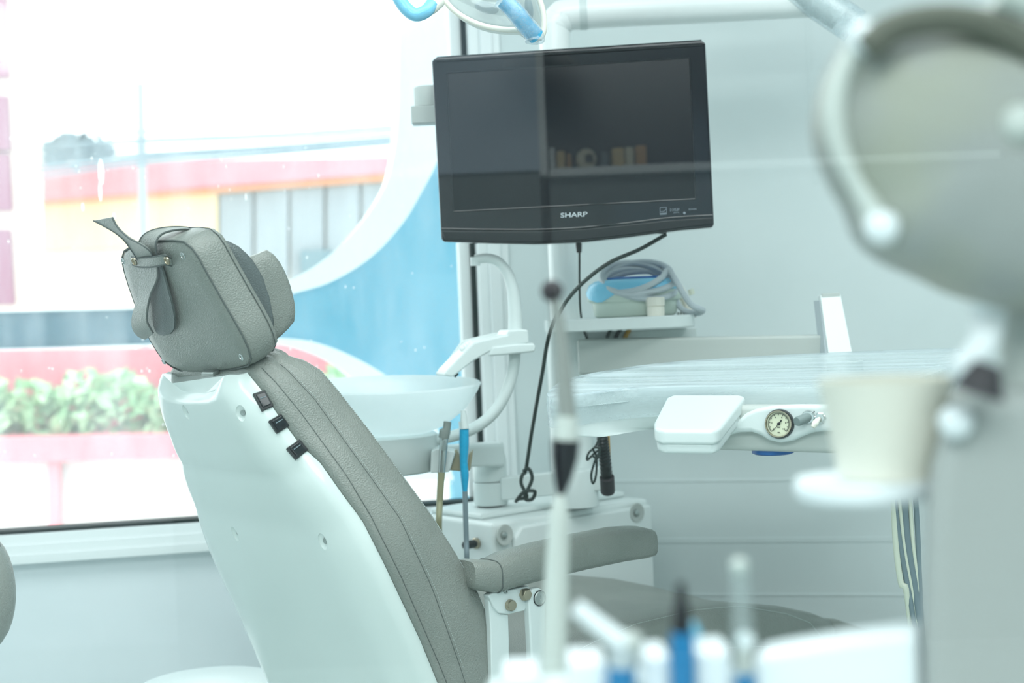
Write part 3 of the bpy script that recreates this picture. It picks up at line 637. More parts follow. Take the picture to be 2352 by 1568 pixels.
m.prism([P(1884, 678, 2.6), P(1931, 675, 2.6), P(1962, 830, 2.52), P(1906, 834, 2.52)], V((.01, .07, 0))); pa = m.build('lift_arm', 'matte', unit, bevel=.002)
m = MB(); m.prism([P(1882, 690, 2.62), P(1890, 690, 2.62), P(1908, 830, 2.54), P(1898, 832, 2.54)], V((0, .05, 0))); m.build('arm_edge', 'hoseg', pa)
m = MB(); m.prism([P(1887, 674, 2.597), P(1929, 672, 2.597), P(1930, 684, 2.597), P(1888, 686, 2.597)], V((0, .004, 0))); m.build('arm_end_plate', 'shellg', pa, bevel=.001)
# link bar and swivel base at the bottom of the column
a, b = P(1150, 1122, 2.91), P(1385, 1098, 2.88); m = MB(); m.box((a + b) / 2, (b - a) / 2, V((0, .012, 0)), Z * px(27, 2.85)); m.build('link_bar', 'plastic', unit, bevel=.004)
m = MB(); p = P(1322, 1110, 2.88); m.lathe(V((p.x, 2.90, bz + .01)), Z, [(.047, 0), (.047, .07), (.044, .075)], 28); m.build('swivel_collar', 'plastic', unit, smooth=50)
q = P(1325, 1105, 2.855); m = MB(); m.lathe(q + V((0, .004, 0)), V((0, -1, 0)), [(.0035, 0), (.0035, .004), (0, .004)], 12); m.build('set_screw', 'black', unit)
# ------------------------------------------------------------------ cuspidor
cy = 2.66
bc = P(883, 884, cy); cup = thing('cuspidor', 'frosted glass spittoon bowl with a white gooseneck rinse spout', 'cuspidor', V((bc.x, cy, bz)))
R_ = px(222, cy); zr = bc.z; tl_ = V((.02, -.045, 1)).normalized()
zb = (P(935, 1000, cy).z - zr)
m = MB(); m.lathe(bc, tl_, [(.001, zb), (R_ * .35, zb + .001), (R_ * .62, zb * .80), (R_ * .84, zb * .48), (R_ * .96, zb * .16), (R_, 0), (R_ * .985, .003), (R_ * .95, 0), (R_ * .92, zb * .12), (R_ * .8, zb * .48), (R_ * .58, zb * .78), (.001, zb * .9)], 56); m.build('bowl', 'frost', cup, smooth=60, label='translucent pale green glass bowl')
c1 = P(868, 1040, cy); rb = px(139, cy); hb_ = px(86, cy) / 2
m = MB(); m.lathe(V((c1.x, cy, c1.z)), Z, [(rb * .96, -hb_), (rb, -hb_ + .004), (rb * 1.0, hb_ - .003), (rb * .95, hb_), (rb * .5, hb_ + .002)], 48); m.build('bowl_base', 'plastic', cup, smooth=50)
a, b = P(985, 1050, cy - .02), P(1128, 1042, 2.74)
m = MB(); m.prism([P(975, 1030, 2.66), P(1080, 1022, 2.78), P(1156, 1018, 2.9), P(1160, 1072, 2.9), P(1085, 1074, 2.78), P(975, 1086, 2.66)], V((0, .07, 0))); m.build('swing_arm', 'plastic', cup, bevel=.008)
sw = P(1124, 1060, 2.93)
m = MB(); m.lathe(V((sw.x, 2.93, P(1124, 1103, 2.93).z)), Z, [(.034, 0), (.035, .004), (.035, .045), (.031, .06)], 32); m.build('upper_swivel', 'plastic', cup, smooth=50)
zt = P(1126, 1104, 2.93).z; zl = max(bz + .016, P(1126, 1172, 2.93).z)
m = MB(); m.lathe(V((sw.x, 2.93, zl)), Z, [(.034, 0), (.0355, .002), (.0355, zt - zl - .002), (.034, zt - zl - .001)], 32); m.build('lower_swivel', 'plastic', cup, smooth=50)
m = MB(); m.lathe(V((sw.x - .003, 2.93, bz + .001)), Z, [(.026, 0), (.026, zl - bz + .001), ], 24); m.build('swivel_foot', 'black', cup)
# spout platform (curved plate) with gooseneck and lower support tube
m = MB(); sp = 2.62
m.prism([P(x, y, sp) for x, y in ((1168, 758), (1195, 755), (1214, 757), (1216, 788), (1140, 800), (1118, 812), (1090, 828), (1040, 866), (1019, 862), (1028, 848), (1075, 800), (1088, 786), (1110, 780), (1165, 768))], V((-.02, .075, 0))); pf = m.build('spout_bracket', 'plastic', cup, bevel=.006, seg=4)
m = MB(); m.prism([P(x, y, sp - .004) for x, y in ((1130, 796), (1190, 789), (1226, 788), (1231, 796), (1228, 808), (1150, 816), (1120, 818))], V((0, .075, 0))); m.build('bracket_skirt', 'plastic', cup, bevel=.006)
m = MB(); m.prism([P(x, y, sp + .07) for x, y in ((1000, 855), (1012, 850), (1060, 782), (1130, 765), (1165, 760), (1130, 790), (1075, 800), (1025, 862), (1003, 862))], V((0, .012, 0))); m.build('bracket_wing', 'plastic', cup, bevel=.004)
for k in range(4):
    m = MB(); q = P(1062 + k * 6, 800 - k * 4, sp + .03); m.ball(q, .006); m.build('bracket_bead', 'white', pf)
m = MB(); m.tube([P(1042, 863, sp + .03), P(1050, 855, sp + .03)], .005, 10, 0); m.build('drain_nib', 'gasket', pf)
gy = sp + .035
m = MB().tube([P(1184, 757, gy), P(1183, 715, gy), P(1178, 665, gy), P(1166, 628, gy), P(1146, 602, gy), P(1122, 593, gy), P(1100, 594, gy), P(1092, 596, gy)], [px(17.5, gy), px(16, gy), px(14, gy), px(12, gy), px(11.5, gy), px(11, gy), px(11, gy)], 18, 6); go = m.build('gooseneck', 'plastic', cup, smooth=60)
m = MB().tube([P(1091, 590, gy), P(1092, 610, gy)], px(11, gy), 16, 0); m.build('spout_tip', 'plastic', go)
m = MB().tube([P(1183, 808, gy), P(1178, 850, gy), P(1165, 895, gy), P(1140, 940, gy), P(1105, 973, gy), P(1060, 995, gy), P(1000, 1010, gy), P(950, 1012, gy)], px(13.5, gy), 18, 6); m.build('support_tube', 'plastic', cup, smooth=60)
# instrument holder
hy = 2.58
m = MB(); m.prism([P(x, y, hy) for x, y in ((990, 1036), (1002, 1030), (1042, 1036), (1046, 1040), (1032, 1084), (988, 1086))], V((0, .05, 0))); m.build('tool_holder', 'plastic', cup, bevel=.003)
m = MB(); m.prism([P(x, y, hy + .01) for x, y in ((1036, 1040), (1048, 1034), (1060, 1058), (1062, 1082), (1030, 1080))], V((0, .03, 0))); m.prism([P(x, y, hy + .01) for x, y in ((1076, 1044), (1086, 1034), (1080, 1080), (1073, 1082))], V((0, .03, 0))); m.build('rubber_fork', 'tan', cup, bevel=.002)
# suction handpiece and saliva ejector
def tool(name, label, c_, loc): return thing(name, label, c_, loc)
ty_ = hy - .02
t = tool('suction_handpiece', 'metal suction handpiece with a grey rubber tip and olive hose in the holder', 'handpiece', P(1015, 1085, ty_))
m = MB().tube([P(1028, 968, ty_), P(1026, 984, ty_), P(1022, 990, ty_), P(1019, 1006, ty_)], [px(9, ty_), px(9, ty_), px(13, ty_), px(12, ty_)], 16, 0); m.build('rubber_tip', 'capg', t)
m = MB().tube([P(1020, 1004, ty_), P(1017, 1046, ty_), P(1014, 1086, ty_)], [px(10, ty_), px(9, ty_), px(8, ty_)], 16, 0); m.build('metal_body', 'chrome', t)
m = MB().tube([P(1019.5, 1010, ty_ - .004), P(1018, 1034, ty_ - .004)], px(8, ty_), 4, 0); m.build('slide_valve', 'steel', t, bevel=.001)
m = MB().tube([P(1014, 1084, ty_), P(1013, 1100, ty_), P(1010, 1150, ty_), P(1009, 1230, ty_), P(1020, 1420, 2.8), P(1040, 1600, 2.9)], [px(9, ty_), px(8, ty_), px(6.5, ty_), px(6.5, ty_)], 12, 6); m.build('suction_hose', 'hoseo', t)
t = tool('saliva_ejector', 'saliva ejector with a white tip and bright blue wrapped body in the tan fork', 'handpiece', P(1066, 1085, ty_ + .01))
e_ = ty_ + .012
m = MB().tube([P(1064, 942, e_), P(1065, 960, e_), P(1067, 984, e_)], [px(6, e_), px(8, e_), px(10, e_)], 14, 0); m.build('white_tip', 'plastic', t)
m = MB().tube([P(1056, 983, e_), P(1078, 984, e_)], px(2.5, e_), 8, 0); m.tube([P(1057, 983, e_), P(1055, 968, e_)], px(2, e_), 8, 0); m.build('tip_flange', 'plastic', t)
m = MB().tube([P(1066, 986, e_), P(1066, 1020, e_), P(1065, 1060, e_), P(1067, 1090, e_), P(1068, 1128, e_)], [px(11, e_), px(11.5, e_), px(9, e_), px(10, e_), px(6, e_)], 14, 3); m.build('wrapped_body', 'blue', t)
m = MB().tube([P(1068, 1122, e_), P(1069, 1180, e_), P(1071, 1240, e_), P(1073, 1300, e_), P(1080, 1420, 2.72), P(1100, 1600, 2.72)], px(6, e_), 12, 6); m.build('ejector_hose', 'hosed', t)
# ------------------------------------------------------------------ television
tvY = 2.60
TLp, TRp, BRp, BLp = P(990, 134, tvY + .02), P(1620, 93, tvY - .045), P(1641, 522, tvY - .045), P(1013, 553, tvY + .02)
tn = (TRp - TLp).cross(BLp - TLp).normalized(); tn = -tn if tn.y > 0 else tn
tv = thing('television', 'black flat television with a glossy bezel and curved lower edge on the white pole', 'television', (BRp + BLp) / 2)
def tp(x, y, d=0): return OP(x, y, TLp - tn * 0, tn) + tn * d
poly = [(998, 133), (1612, 93), (1620, 98), (1640, 514), (1636, 522), (1560, 529), (1440, 545), (1330, 557), (1230, 561), (1130, 559), (1020, 555), (1013, 550), (991, 140)]
m = MB(); m.prism([tp(x, y) for x, y in poly], -tn * .045); m.build('housing', 'gloss', tv, bevel=.006, seg=4)
m = MB(); m.prism([tp(x, y, -.04) for x, y in ((1080, 200), (1540, 180), (1550, 470), (1090, 490))], -tn * .045); m.build('rear_housing', 'black', tv, bevel=.01)
scr = [(1027, 168), (1584, 133), (1597, 457), (1042, 486)]
m = MB(); m.prism([tp(x, y, -.003) for x, y in scr], tn * .0036); m.build('screen', 'screen', tv)
m = MB().tube([tp(1003, 138, -.004), tp(1612, 99, -.004)], .007, 12, 0); m.build('bezel_crown', 'gloss', tv)
m = MB()
for a, b in zip(scr, scr[1:] + scr[:1]): m.tube([tp(*a, .0005), tp(*b, .0005)], .0013, 6, 0)
m.build('screen_rim', 'hosed' if False else 'gloss', tv)
m = MB().tube([tp(x, y, .0003) for x, y in ((1013, 525), (1130, 527), (1240, 527), (1340, 522), (1440, 512), (1540, 500), (1637, 494))], .0016, 6, 5); m.build('speaker_seam', 'gloss', tv)
m = MB().prism([tp(x, y, -.002) for x, y in ((1016, 530), (1130, 531), (1240, 531), (1340, 526), (1440, 516), (1540, 505), (1636, 499), (1638, 515), (1560, 524), (1440, 540), (1330, 552), (1230, 556), (1130, 554), (1022, 550))], tn * .004); m.build('speaker_panel', 'black', tv, bevel=.002)
def text(s_, x0, y0, x1, y1, hpx, m_, par, name, plane, lift=.0012, bold=.0, wide=None):
    cu = bpy.data.curves.new('t', 'FONT'); cu.body = s_; cu.size = 1; cu.offset = bold; cu.extrude = .02
    t_ = bpy.data.objects.new('t', cu); scene.collection.objects.link(t_)
    dg = bpy.context.evaluated_depsgraph_get(); me = bpy.data.meshes.new_from_object(t_.evaluated_get(dg)); bpy.data.objects.remove(t_)
    vx = [v.co.x for v in me.vertices]; vy = [v.co.y for v in me.vertices]; X0, X1, Y0, Y1 = min(vx), max(vx), min(vy), max(vy)
    A, B = plane(x0, y0), plane(x1, y1); Cc = plane(x0 + (2 if True else 0) * 0, y0 - hpx); ex, ey = (B - A), (Cc - A); n = ex.cross(ey).normalized(); n = -n if n.y > 0 else n
    off = V(par['_o'])
    for v in me.vertices: v.co = A + ex * ((v.co.x - X0) / (X1 - X0)) + ey * ((v.co.y - Y0) / (Y1 - Y0)) + n * (lift * (.5 + v.co.z * 25)) - off
    me.materials.clear(); me.materials.append(M[m_]); me.name = name
    o = bpy.data.objects.new(name, me); scene.collection.objects.link(o); o.parent = par; o['_o'] = off[:]; return o
text('SHARP', 1288, 500, 1349, 497, 11, 'print', tv, 'brand_lettering', lambda x, y: tp(x, y), bold=.008)
q = [(1516, 477), (1531, 476), (1531, 492), (1516, 493)]; m = MB()
for a, b in zip(q, q[1:] + q[:1]): m.tube([tp(*a, .0006), tp(*b, .0006)], .0005, 4, 0)
m.tube([tp(1517, 486, .0006), tp(1524, 486, .0006), tp(1530, 480, .0006)], .0006, 4, 0); m.tube([tp(1517, 491, .0006), tp(1530, 490, .0006)], .001, 4, 0); m.build('energy_mark', 'printd', tv)
text('D DOLBY', 1539, 485, 1561, 484, 6, 'printd', tv, 'sound_mark', lambda x, y: tp(x, y)); text('DIGITAL', 1547, 490, 1560, 489, 3, 'printd', tv, 'sound_mark', lambda x, y: tp(x, y)); text('POWER', 1582, 483, 1600, 482, 4, 'printd', tv, 'power_lettering', lambda x, y: tp(x, y))
m = MB(); m.lathe(tp(1572, 489), tn, [(.0022, 0), (.0022, .0008), (0, .001)], 14); m.build('power_lamp', 'printd', tv)
# tv mount on the pole, its elbow shows at the left
mt = thing('television_mount', 'pale grey swivel mount behind the left edge of the television', 'mount', V((pc.x, CY, 1.3)))
m = MB(); m.lathe(P(985, 246, 2.72), Z, [(.0, 0), (px(33, 2.7), 0), (px(33, 2.7), .036), (px(31, 2.7), .038), (0, .037)], 28); m.build('elbow_cap', 'shellg', mt, smooth=50)
m = MB(); a, b = P(946, 267, 2.70), P(1060, 262, 2.70); m.box((a + b) / 2, (b - a) / 2, V((0, .02, 0)), Z * px(20, 2.7)); m.build('mount_arm', 'shellg', mt, bevel=.002)
m = MB(); a, b = P(1000, 268, 2.76), V((pc.x, CY - pr, P(1300, 255, CY).z)); m.tube([a, b], .018, 12, 0); m.build('mount_link', 'matte', mt)
m = MB(); m.box(V((pc.x, CY - pr - .005, 1.42)), (.04, 0, 0), (0, .01, 0), Z * .06); m.tube([V((pc.x, CY - pr, 1.42)), tp(1310, 330, -.08)], .02, 12, 0); m.build('mount_plate', 'matte', mt)
# cords
def cord(name, label, pts, r, m_, c_='cord', sub=8, group=None):
    o = MB().tube(pts, r, 8, sub).build(name, m_); return tag(o, label, c_, group)
cord('power_cord', 'long black power cord drooping from the television to a tied bundle', [P(1530, 538, 2.63), P(1470, 572, 2.62), P(1400, 603, 2.62), P(1340, 648, 2.62), P(1295, 700, 2.62), P(1262, 768, 2.63), P(1245, 860, 2.66), P(1232, 930, 2.7), P(1220, 1000, 2.74), P(1208, 1078, 2.78), P(1200, 1090, 2.77), P(1197, 1110, 2.77), P(1210, 1140, 2.77), P(1190, 1146, 2.77), P(1186, 1150, 2.78), P(1203, 1130, 2.76), P(1228, 1128, 2.76), P(1222, 1146, 2.77), P(1205, 1142, 2.77), P(1222, 1100, 2.775), P(1214, 1076, 2.775), P(1202, 1082, 2.78)], .0037, 'cord')
ad = thing('adapter_cord', 'black cord with a small plug hanging straight below the television', 'cord', P(1330, 562, 2.7))
MB().tube([P(1329, 556, 2.7), P(1330, 580, 2.7)], [px(8, 2.7), px(6, 2.7)], 10, 0).build('plug', 'black', ad)
MB().tube([P(1331, 578, 2.7), P(1331, 640, 2.7), P(1332, 700, 2.71), P(1335, 729, 2.73)], px(2.6, 2.7), 8, 5).build('lead', 'cord', ad)
cord('tray_cable', 'thin black cable slanting out under the side tray beside the pole', [P(1340, 757, 2.885), P(1346, 772, 2.885), P(1356, 796, 2.885)], px(3, 2.8), 'cord', 'cable')
cord('tray_cable', 'black cable under the side tray, left of the grey one', [P(1403, 756, 2.885), P(1396, 772, 2.885), P(1390, 796, 2.885)], px(4, 2.8), 'cord', 'cable')
cord('tray_cable', 'dark grey cable under the side tray beside the yellow one', [P(1425, 756, 2.885), P(1416, 772, 2.885), P(1408, 796, 2.885)], px(5, 2.8), 'tip', 'cable')
cord('tray_cable', 'yellow cable slanting under the side tray', [P(1446, 756, 2.885), P(1438, 770, 2.885), P(1428, 796, 2.885)], px(5.5, 2.8), 'yellow', 'cable')
# corrugated sleeve with yellow hose and tied cords
sl = thing('corrugated_sleeve', 'black corrugated hose sleeve hanging from the instrument table onto the unit box', 'hose', P(1390, 1130, 2.66))
cl = cat([P(1381, 960, 2.62), P(1384, 1010, 2.62), P(1390, 1060, 2.64), P(1396, 1128, 2.68)], 14); rr = [px(13, 2.64) + (.0012 if k % 2 else -.0006) for k in range(len(cl))]
MB().tube(cl, rr, 14, 0).build('sleeve', 'black', sl)
MB().tube([P(1394, 968, 2.635), P(1396, 1010, 2.635), P(1398, 1050, 2.65)], px(5, 2.63), 8, 5).build('yellow_hose', 'yellow', sl)
MB().tube([P(1394, 1095, 2.655), P(1396, 1128, 2.675)], px(17, 2.66), 12, 0).build('sleeve_cuff', 'tip', sl)
cord('tied_cord', 'black cord tied in loops beside the corrugated sleeve', [P(1378, 1000, 2.6), P(1368, 1024, 2.6), P(1352, 1040, 2.6), P(1349, 1056, 2.6), P(1366, 1040, 2.6), P(1378, 1034, 2.6), P(1366, 1060, 2.6), P(1358, 1090, 2.6), P(1362, 1110, 2.6), P(1369, 1090, 2.6), P(1370, 1050, 2.6), P(1362, 1030, 2.59), P(1378, 1030, 2.59), P(1372, 1052, 2.59), P(1360, 1046, 2.59)], px(2.6, 2.6), 'cord')
# ------------------------------------------------------------------ scaler pot on the side tray
sc_ = P(1462, 728, 2.79); sca = thing('scaler_unit', 'grey-green ultrasonic scaler base with pale blue film on the side tray', 'dental scaler', V((sc_.x, 2.80, ty)))
rb_ = px(97, 2.8); ce = V((sc_.x, 2.81, ty))
hz = px(86, 2.8)
def el(prof_, n=40):
    return [[ce + V((r * math.cos(6.28319 * k / n), r * .62 * math.sin(6.28319 * k / n), h + (r * math.cos(6.28319 * k / n)) * 0)) for k in range(n)] for r, h in prof_]
MB().loft(el([(rb_ * .9, 0), (rb_ * .98, .004), (rb_ * 1.02, hz * .42)])).build('pot_base', 'pot', sca, smooth=50)
MB().loft(el([(rb_ * 1.06, hz * .40), (rb_ * 1.12, hz * .46), (rb_ * 1.14, hz * .66), (rb_ * 1.06, hz * .86), (rb_ * .9, hz * .96), (rb_ * .2, hz)])).build('pot_lid', 'pot', sca, smooth=50)
flm = el([(rb_ * 1.155, hz * .60), (rb_ * 1.15, hz * .70), (rb_ * 1.08, hz * .88), (rb_ * .92, hz * .99), (rb_ * .6, hz * 1.02)])
for r_ in flm[:1]:
    for k, p in enumerate(r_): p.z += .012 - .026 * max(0, math.cos(6.28319 * (k - 24) / 40)) ** 6 + .0015 * math.sin(k * 1.7)
MB().loft(flm, True, True).build('film_cover', 'bluef', sca, smooth=60, label='pale blue protective film')
MB().loft(el([(rb_ * .74, hz * 1.0), (rb_ * .74, hz * 1.05), (rb_ * .66, hz * 1.07), (rb_ * .2, hz * 1.07)])).build('blue_top', 'blued', sca, smooth=50)
# coiled hose: loose loops lying on the pot, end trailing on the tray
pts = []
hcx, hcz = P(1466, 648, 2.79).x, P(1466, 668, 2.79).z
for k in range(72):
    a = 6.28319 * k / 18; lp = k / 18; li = int(lp); jx = (.006, -.008, .005, -.004)[li % 4]; jz = (.0, .012, .004, .018)[li % 4]; tl2 = (.030, .034, .024, .036)[li % 4]
    fx = lp - li; w8 = min(1, fx * 3)
    rx = px(78, 2.8) + .004 * math.sin(lp * 3.1); pts.append(V((hcx + jx * w8 + rx * math.cos(a), 2.795 + .046 * math.sin(a), hcz + .014 + jz * w8 + tl2 * math.sin(a - .15 + .25 * li) * 1.0 - .004 * math.cos(a))))
tail = [P(1550, 640, 2.76), P(1566, 668, 2.74), P(1588, 700, 2.74), P(1614, 712, 2.75), P(1600, 719, 2.78), P(1570, 712, 2.80), P(1552, 690, 2.80), P(1540, 660, 2.80)]
cord('coiled_hose', 'grey rubber hose coiled in loops on top of the blue film pot', pts + tail, px(7.2, 2.78), 'hoseg', 'hose', 4)
m = MB(); q = P(1508, 729, 2.735); q = V((q.x, 2.745, ty))
wc = m.lathe(q, Z, [(px(20, 2.74), 0), (px(21, 2.74), .010), (px(20, 2.74), .0175), (px(18.5, 2.74), .0185), (px(21.5, 2.74), .0195), (px(22, 2.74), .033), (px(20, 2.74), .036), (0, .037)], 12).build('water_cap', 'cream', smooth=25)
tag(wc, 'ribbed cream screw cap standing on the front of the side tray', 'cap')
hpz = thing('scaler_handpiece', 'cream tapered handpiece leaning behind the grey hose coil', 'handpiece', P(1590, 728, 2.84))
MB().tube([P(1560, 660, 2.85), P(1590, 722, 2.83)], [px(10, 2.85), px(13, 2.85)], 14, 0).build('handle', 'cream', hpz)
MB().tube([P(1586, 664, 2.85), P(1590, 676, 2.85)], px(7, 2.85), 10, 0).build('end_tip', 'hosec', hpz)
m = MB()
for k in range(7): m.lathe(P(1556 + 6.5 * k, 723 - .3 * k, 2.80), V((1, 0, 0)), [(px(6.5, 2.8), 0), (px(6.5, 2.8), .003), (px(5, 2.8), .0035)], 12)
tag(m.build('strain_relief', 'capg'), 'ribbed grey strain relief lying at the right end of the side tray', 'hose end')
# ------------------------------------------------------------------ instrument table
t1, t2, t3 = P(1500, 894, 2.08), P(1900, 890, 2.06), P(1650, 829, 2.40)
tbn = (t2 - t1).cross(t3 - t1).normalized(); tbn = tbn if tbn.z > 0 else -tbn
tab = thing('instrument_table', 'white instrument table wrapped in cling film with a round pressure gauge', 'instrument table', V((t2.x, 2.2, t2.z - .1)))
def bp(x, y, d=0): return OP(x, y, t1, tbn) + tbn * d
top_ = [(1268, 900), (1290, 882), (1330, 868), (1450, 847), (1560, 835), (1650, 829), (1800, 820), (2000, 811), (2180, 805), (2212, 807), (2222, 818), (2205, 835), (2130, 865), (2070, 884), (1990, 890), (1900, 890), (1700, 891), (1500, 894), (1400, 902), (1320, 913), (1275, 918), (1262, 911)]
T3 = cat([bp(x, y) for x, y in top_], 4, True); tc_ = sum(T3, V()) / len(T3)
sc2 = lambda k, d: [tc_ + (p - tc_) * k + tbn * d for p in T3]
MB().loft([sc2(.80, -.062), sc2(.93, -.055), sc2(.985, -.036), sc2(1.0, -.012), sc2(.995, -.002), sc2(.975, .001), sc2(.95, -.002), sc2(.93, -.014), sc2(.6, -.016)]).build('table_body', 'plastic', tab, smooth=50)
def ofs(d, h):
    out_ = []
    for k, p in enumerate(T3):
        t_ = (T3[(k + 1) % len(T3)] - T3[k - 1]).normalized(); n_ = t_.cross(tbn)
        out_.append(p + n_ * d + tbn * h)
    return out_
n0 = (T3[1] - T3[-1]).normalized().cross(tbn); sg = 1 if n0.dot(T3[0] - tc_) > 0 else -1
fl = [ofs(sg * .003, -.040), ofs(sg * .0045, -.012), ofs(sg * .003, .003), [p + (tc_ - p) * .02 + tbn * .0048 for p in T3], sc2(.9, .0025), sc2(.5, .002), sc2(.05, .002)]
MB().loft(fl, False, True).build('cling_film', 'film', tab, smooth=60, label='stretched clear cling film with pulled streaks')
# loose film skirt under the left end
sk = [(1290, 950), (1330, 962), (1420, 968), (1500, 970)]
# pad
def flatz(x, y, z): return OP(x, y, V((0, 0, z)), Z)
pz = P(1580, 960, 1.92).z
tp_ = [(1531, 912), (1545, 906), (1700, 906), (1712, 910), (1655, 982), (1640, 988), (1520, 987), (1503, 982), (1502, 968)]
pts3 = [OP(x, y, P(1580, 960, 1.94), (V((0, -.20, 1))).normalized()) for x, y in tp_]
MB().prism(pts3, -Z * .020).build('handpiece_pad', 'plastic', tab, bevel=.005, seg=4)
pc3 = sum(pts3, V()) / len(pts3); MB().prism([pc3 + (p - pc3) * .95 - Z * .017 for p in pts3], -Z * .017).build('pad_underside', 'plastic', tab, bevel=.006)
# fascia with gauge
gn = V((-.42, -.90, .06)).normalized(); g0 = P(1791, 973, 1.97)
def gp(x, y, d=0): return OP(x, y, g0, gn) + gn * d
fp_ = [(1600, 960), (1640, 985), (1690, 968), (1712, 948), (1735, 938), (1770, 931), (1830, 928), (1960, 929), (2120, 930), (2140, 990), (1960, 989), (1890, 990), (1865, 993), (1840, 1002), (1820, 1012), (1791, 1017), (1764, 1011), (1745, 999), (1725, 992), (1695, 993), (1660, 1002), (1630, 1008), (1600, 1010)]
MB().prism([gp(x, y) for x, y in fp_], -gn * .03).build('control_fascia', 'plastic', tab, bevel=.007, seg=4)
lh = [(1596, 1000), (1606, 1026), (1622, 1034), (1900, 1042), (2160, 1046), (2165, 940), (1900, 930), (1640, 930)]
MB().prism([gp(x, y, -.018) for x, y in lh], -gn * .14).build('lower_housing', 'shellg', tab, bevel=.01)
q = gp(1750, 1040, -.06); MB().lathe(q + Z * .006, -Z, [(.001, 0), (.030, 0), (.030, .008), (.026, .010), (0, .011)], 32).build('blue_disc', 'blued', tab, label='deep blue disc under the housing')
gr = px(33, 1.97)
go = MB().lathe(g0 - gn * .002, gn, [(gr * 1.04, 0), (gr * 1.04, .004), (gr * .96, .0085), (gr * .86, .0085), (gr * .84, .004)], 48).build('gauge_rim', 'black', tab, smooth=35)
MB().lathe(g0, gn, [(gr * .93, .0082), (gr * .93, .0095), (gr * .87, .0095), (gr * .85, .007)], 48, ring=True).build('gauge_ring', 'brass', go)
MB().lathe(g0, gn, [(gr * .86, .002), (gr * .86, .0052), (0, .0052)], 48).build('gauge_dial', 'dial', go)
gx = gn.cross(Z).normalized(); gx = gx if gx.x > 0 else -gx; gz = gx.cross(gn).normalized(); gz = gz if gz.z > 0 else -gz
def gq(r, deg, h=.0056): a = math.radians(deg); return g0 + gn * h + (gx * math.sin(a) + gz * math.cos(a)) * r * gr
m = MB()
for k in range(41):
    a = -135 + 270 * k / 40; m.tube([gq(.66 if k % 4 else .6, a), gq(.72, a)], .00022 if k % 4 else .0004, 4, 0)
m.tube([gq(.72, -135 + 9 * k) for k in range(31)], .0002, 4, 0); m.tube([gq(.76, -135 + 9 * k) for k in range(31)], .00018, 4, 0)
m.build('gauge_scale', 'black', go)
def gtext(s_, deg, r, size): 
    c_ = gq(r, deg, .0054); A = c_ - gx * size * len(s_) * .35 - gz * size * .5
    cu = lambda x, y: A + gx * size * .7 * len(s_) * x + gz * size * (-y)
    return text(s_, 0, 0, 1, 0, 1, 'black', go, 'gauge_numeral', cu, lift=.0004)
for k, s_ in enumerate(('0', '2', '4', '6', '8', '10')): gtext(s_, -135 + 270 * k / 5, .50, .0022)
gtext('bar', 180, .22, .0022); gtext('MPa', 180, .60, .0018)
m = MB(); m.tube([gq(.62, -139, .0066), gq(0, 0, .0066)], .00035, 6, 0); m.tube([gq(0, 0, .0066), gq(.34, 38, .0066)], [.0006, .0012], 6, 0); m.lathe(gq(0, 0, .0052), gn, [(.0021, 0), (.0021, .002), (0, .0024)], 14); m.build('needle', 'black', go)
k0 = gp(1857, 958); ka = V((-.80, -.58, -.18)).normalized()
ko = MB().lathe(k0 - gn * .001, gn, [(.0095, 0), (.0095, .003), (.008, .005)], 24).build('knob_collar', 'chrome', tab)
MB().lathe(k0, ka, [(.0068, .0), (.0068, .022), (.006, .024), (0, .0242)], 24).build('regulator_knob', 'knob', ko, smooth=30)
k1 = gp(1884, 960)
ko = MB().lathe(k1 - gn * .001, gn, [(.0085, 0), (.0085, .002), (.0068, .003), (.0064, .006), (0, .006)], 6).build('toggle_nut', 'chrome', tab)
MB().tube([k1 + gn * .005, gp(1880, 968, .014), gp(1874, 980, .018)], [.0022, .0036, .0048, .003], 12, 5).build('toggle_lever', 'cream', ko)
m = MB()
for x, y in ((1870, 945), (1870, 957)): m.lathe(gp(x, y), gn, [(.0009, 0), (.0009, .0006), (0, .0007)], 8)
m.build('switch_dots', 'black', tab)
# handle hook at the right end
MB().tube([P(2222, 862, 2.2), P(2236, 848, 2.2), P(2243, 838, 2.2), P(2240, 850, 2.2)], .0022, 8, 5).build('tray_hook', 'plastic', tab)
MB().tube([P(1940, 830, 2.36), P(1945, 900, 2.36)], .03, 16, 0).build('table_post', 'plastic', tab)
# hanging hoses
hs = [((2046, 1085), (2066, 1240), (2095, 1400), (2112, 1480), 'hosed', 6.5), ((2072, 1090), (2084, 1240), (2102, 1350), (2120, 1480), 'hosed', 8), ((2100, 1100), (2108, 1230), (2112, 1330), (2122, 1480), 'hosed', 6), ((2050, 1110), (2058, 1250), (2070, 1340), (2084, 1370), 'hosec', 7), ((2062, 1110), (2078, 1260), (2100, 1380), (2116, 1480), 'hosec', 5), ((2088, 1110), (2096, 1240), (2108, 1340), (2120, 1480), 'hosec', 5)]
lab = ['dark grey hose hanging leftmost under the instrument table', 'thickest dark grey hose hanging in the middle of the bundle under the table', 'dark grey hose hanging rightmost of the bundle under the table', 'short cream hose curling at the left of the hanging bundle', 'cream hose between the leftmost and thickest dark hoses', 'cream hose between the thickest and rightmost dark hoses']
for (a, b, c_, d_, mm_, r_), lb in zip(hs, lab):
    hy_ = 2.12; tag(MB().tube([P(a[0] - 6, 1040, hy_), P(*a, hy_), P(*b, hy_), P(*c_, hy_), P(*d_, hy_), P(d_[0] + 30, 1640, hy_ + .05)], px(r_, hy_), 10, 6).build('instrument_hose', mm_), lb, 'hose', 'hoses hanging under the instrument table')
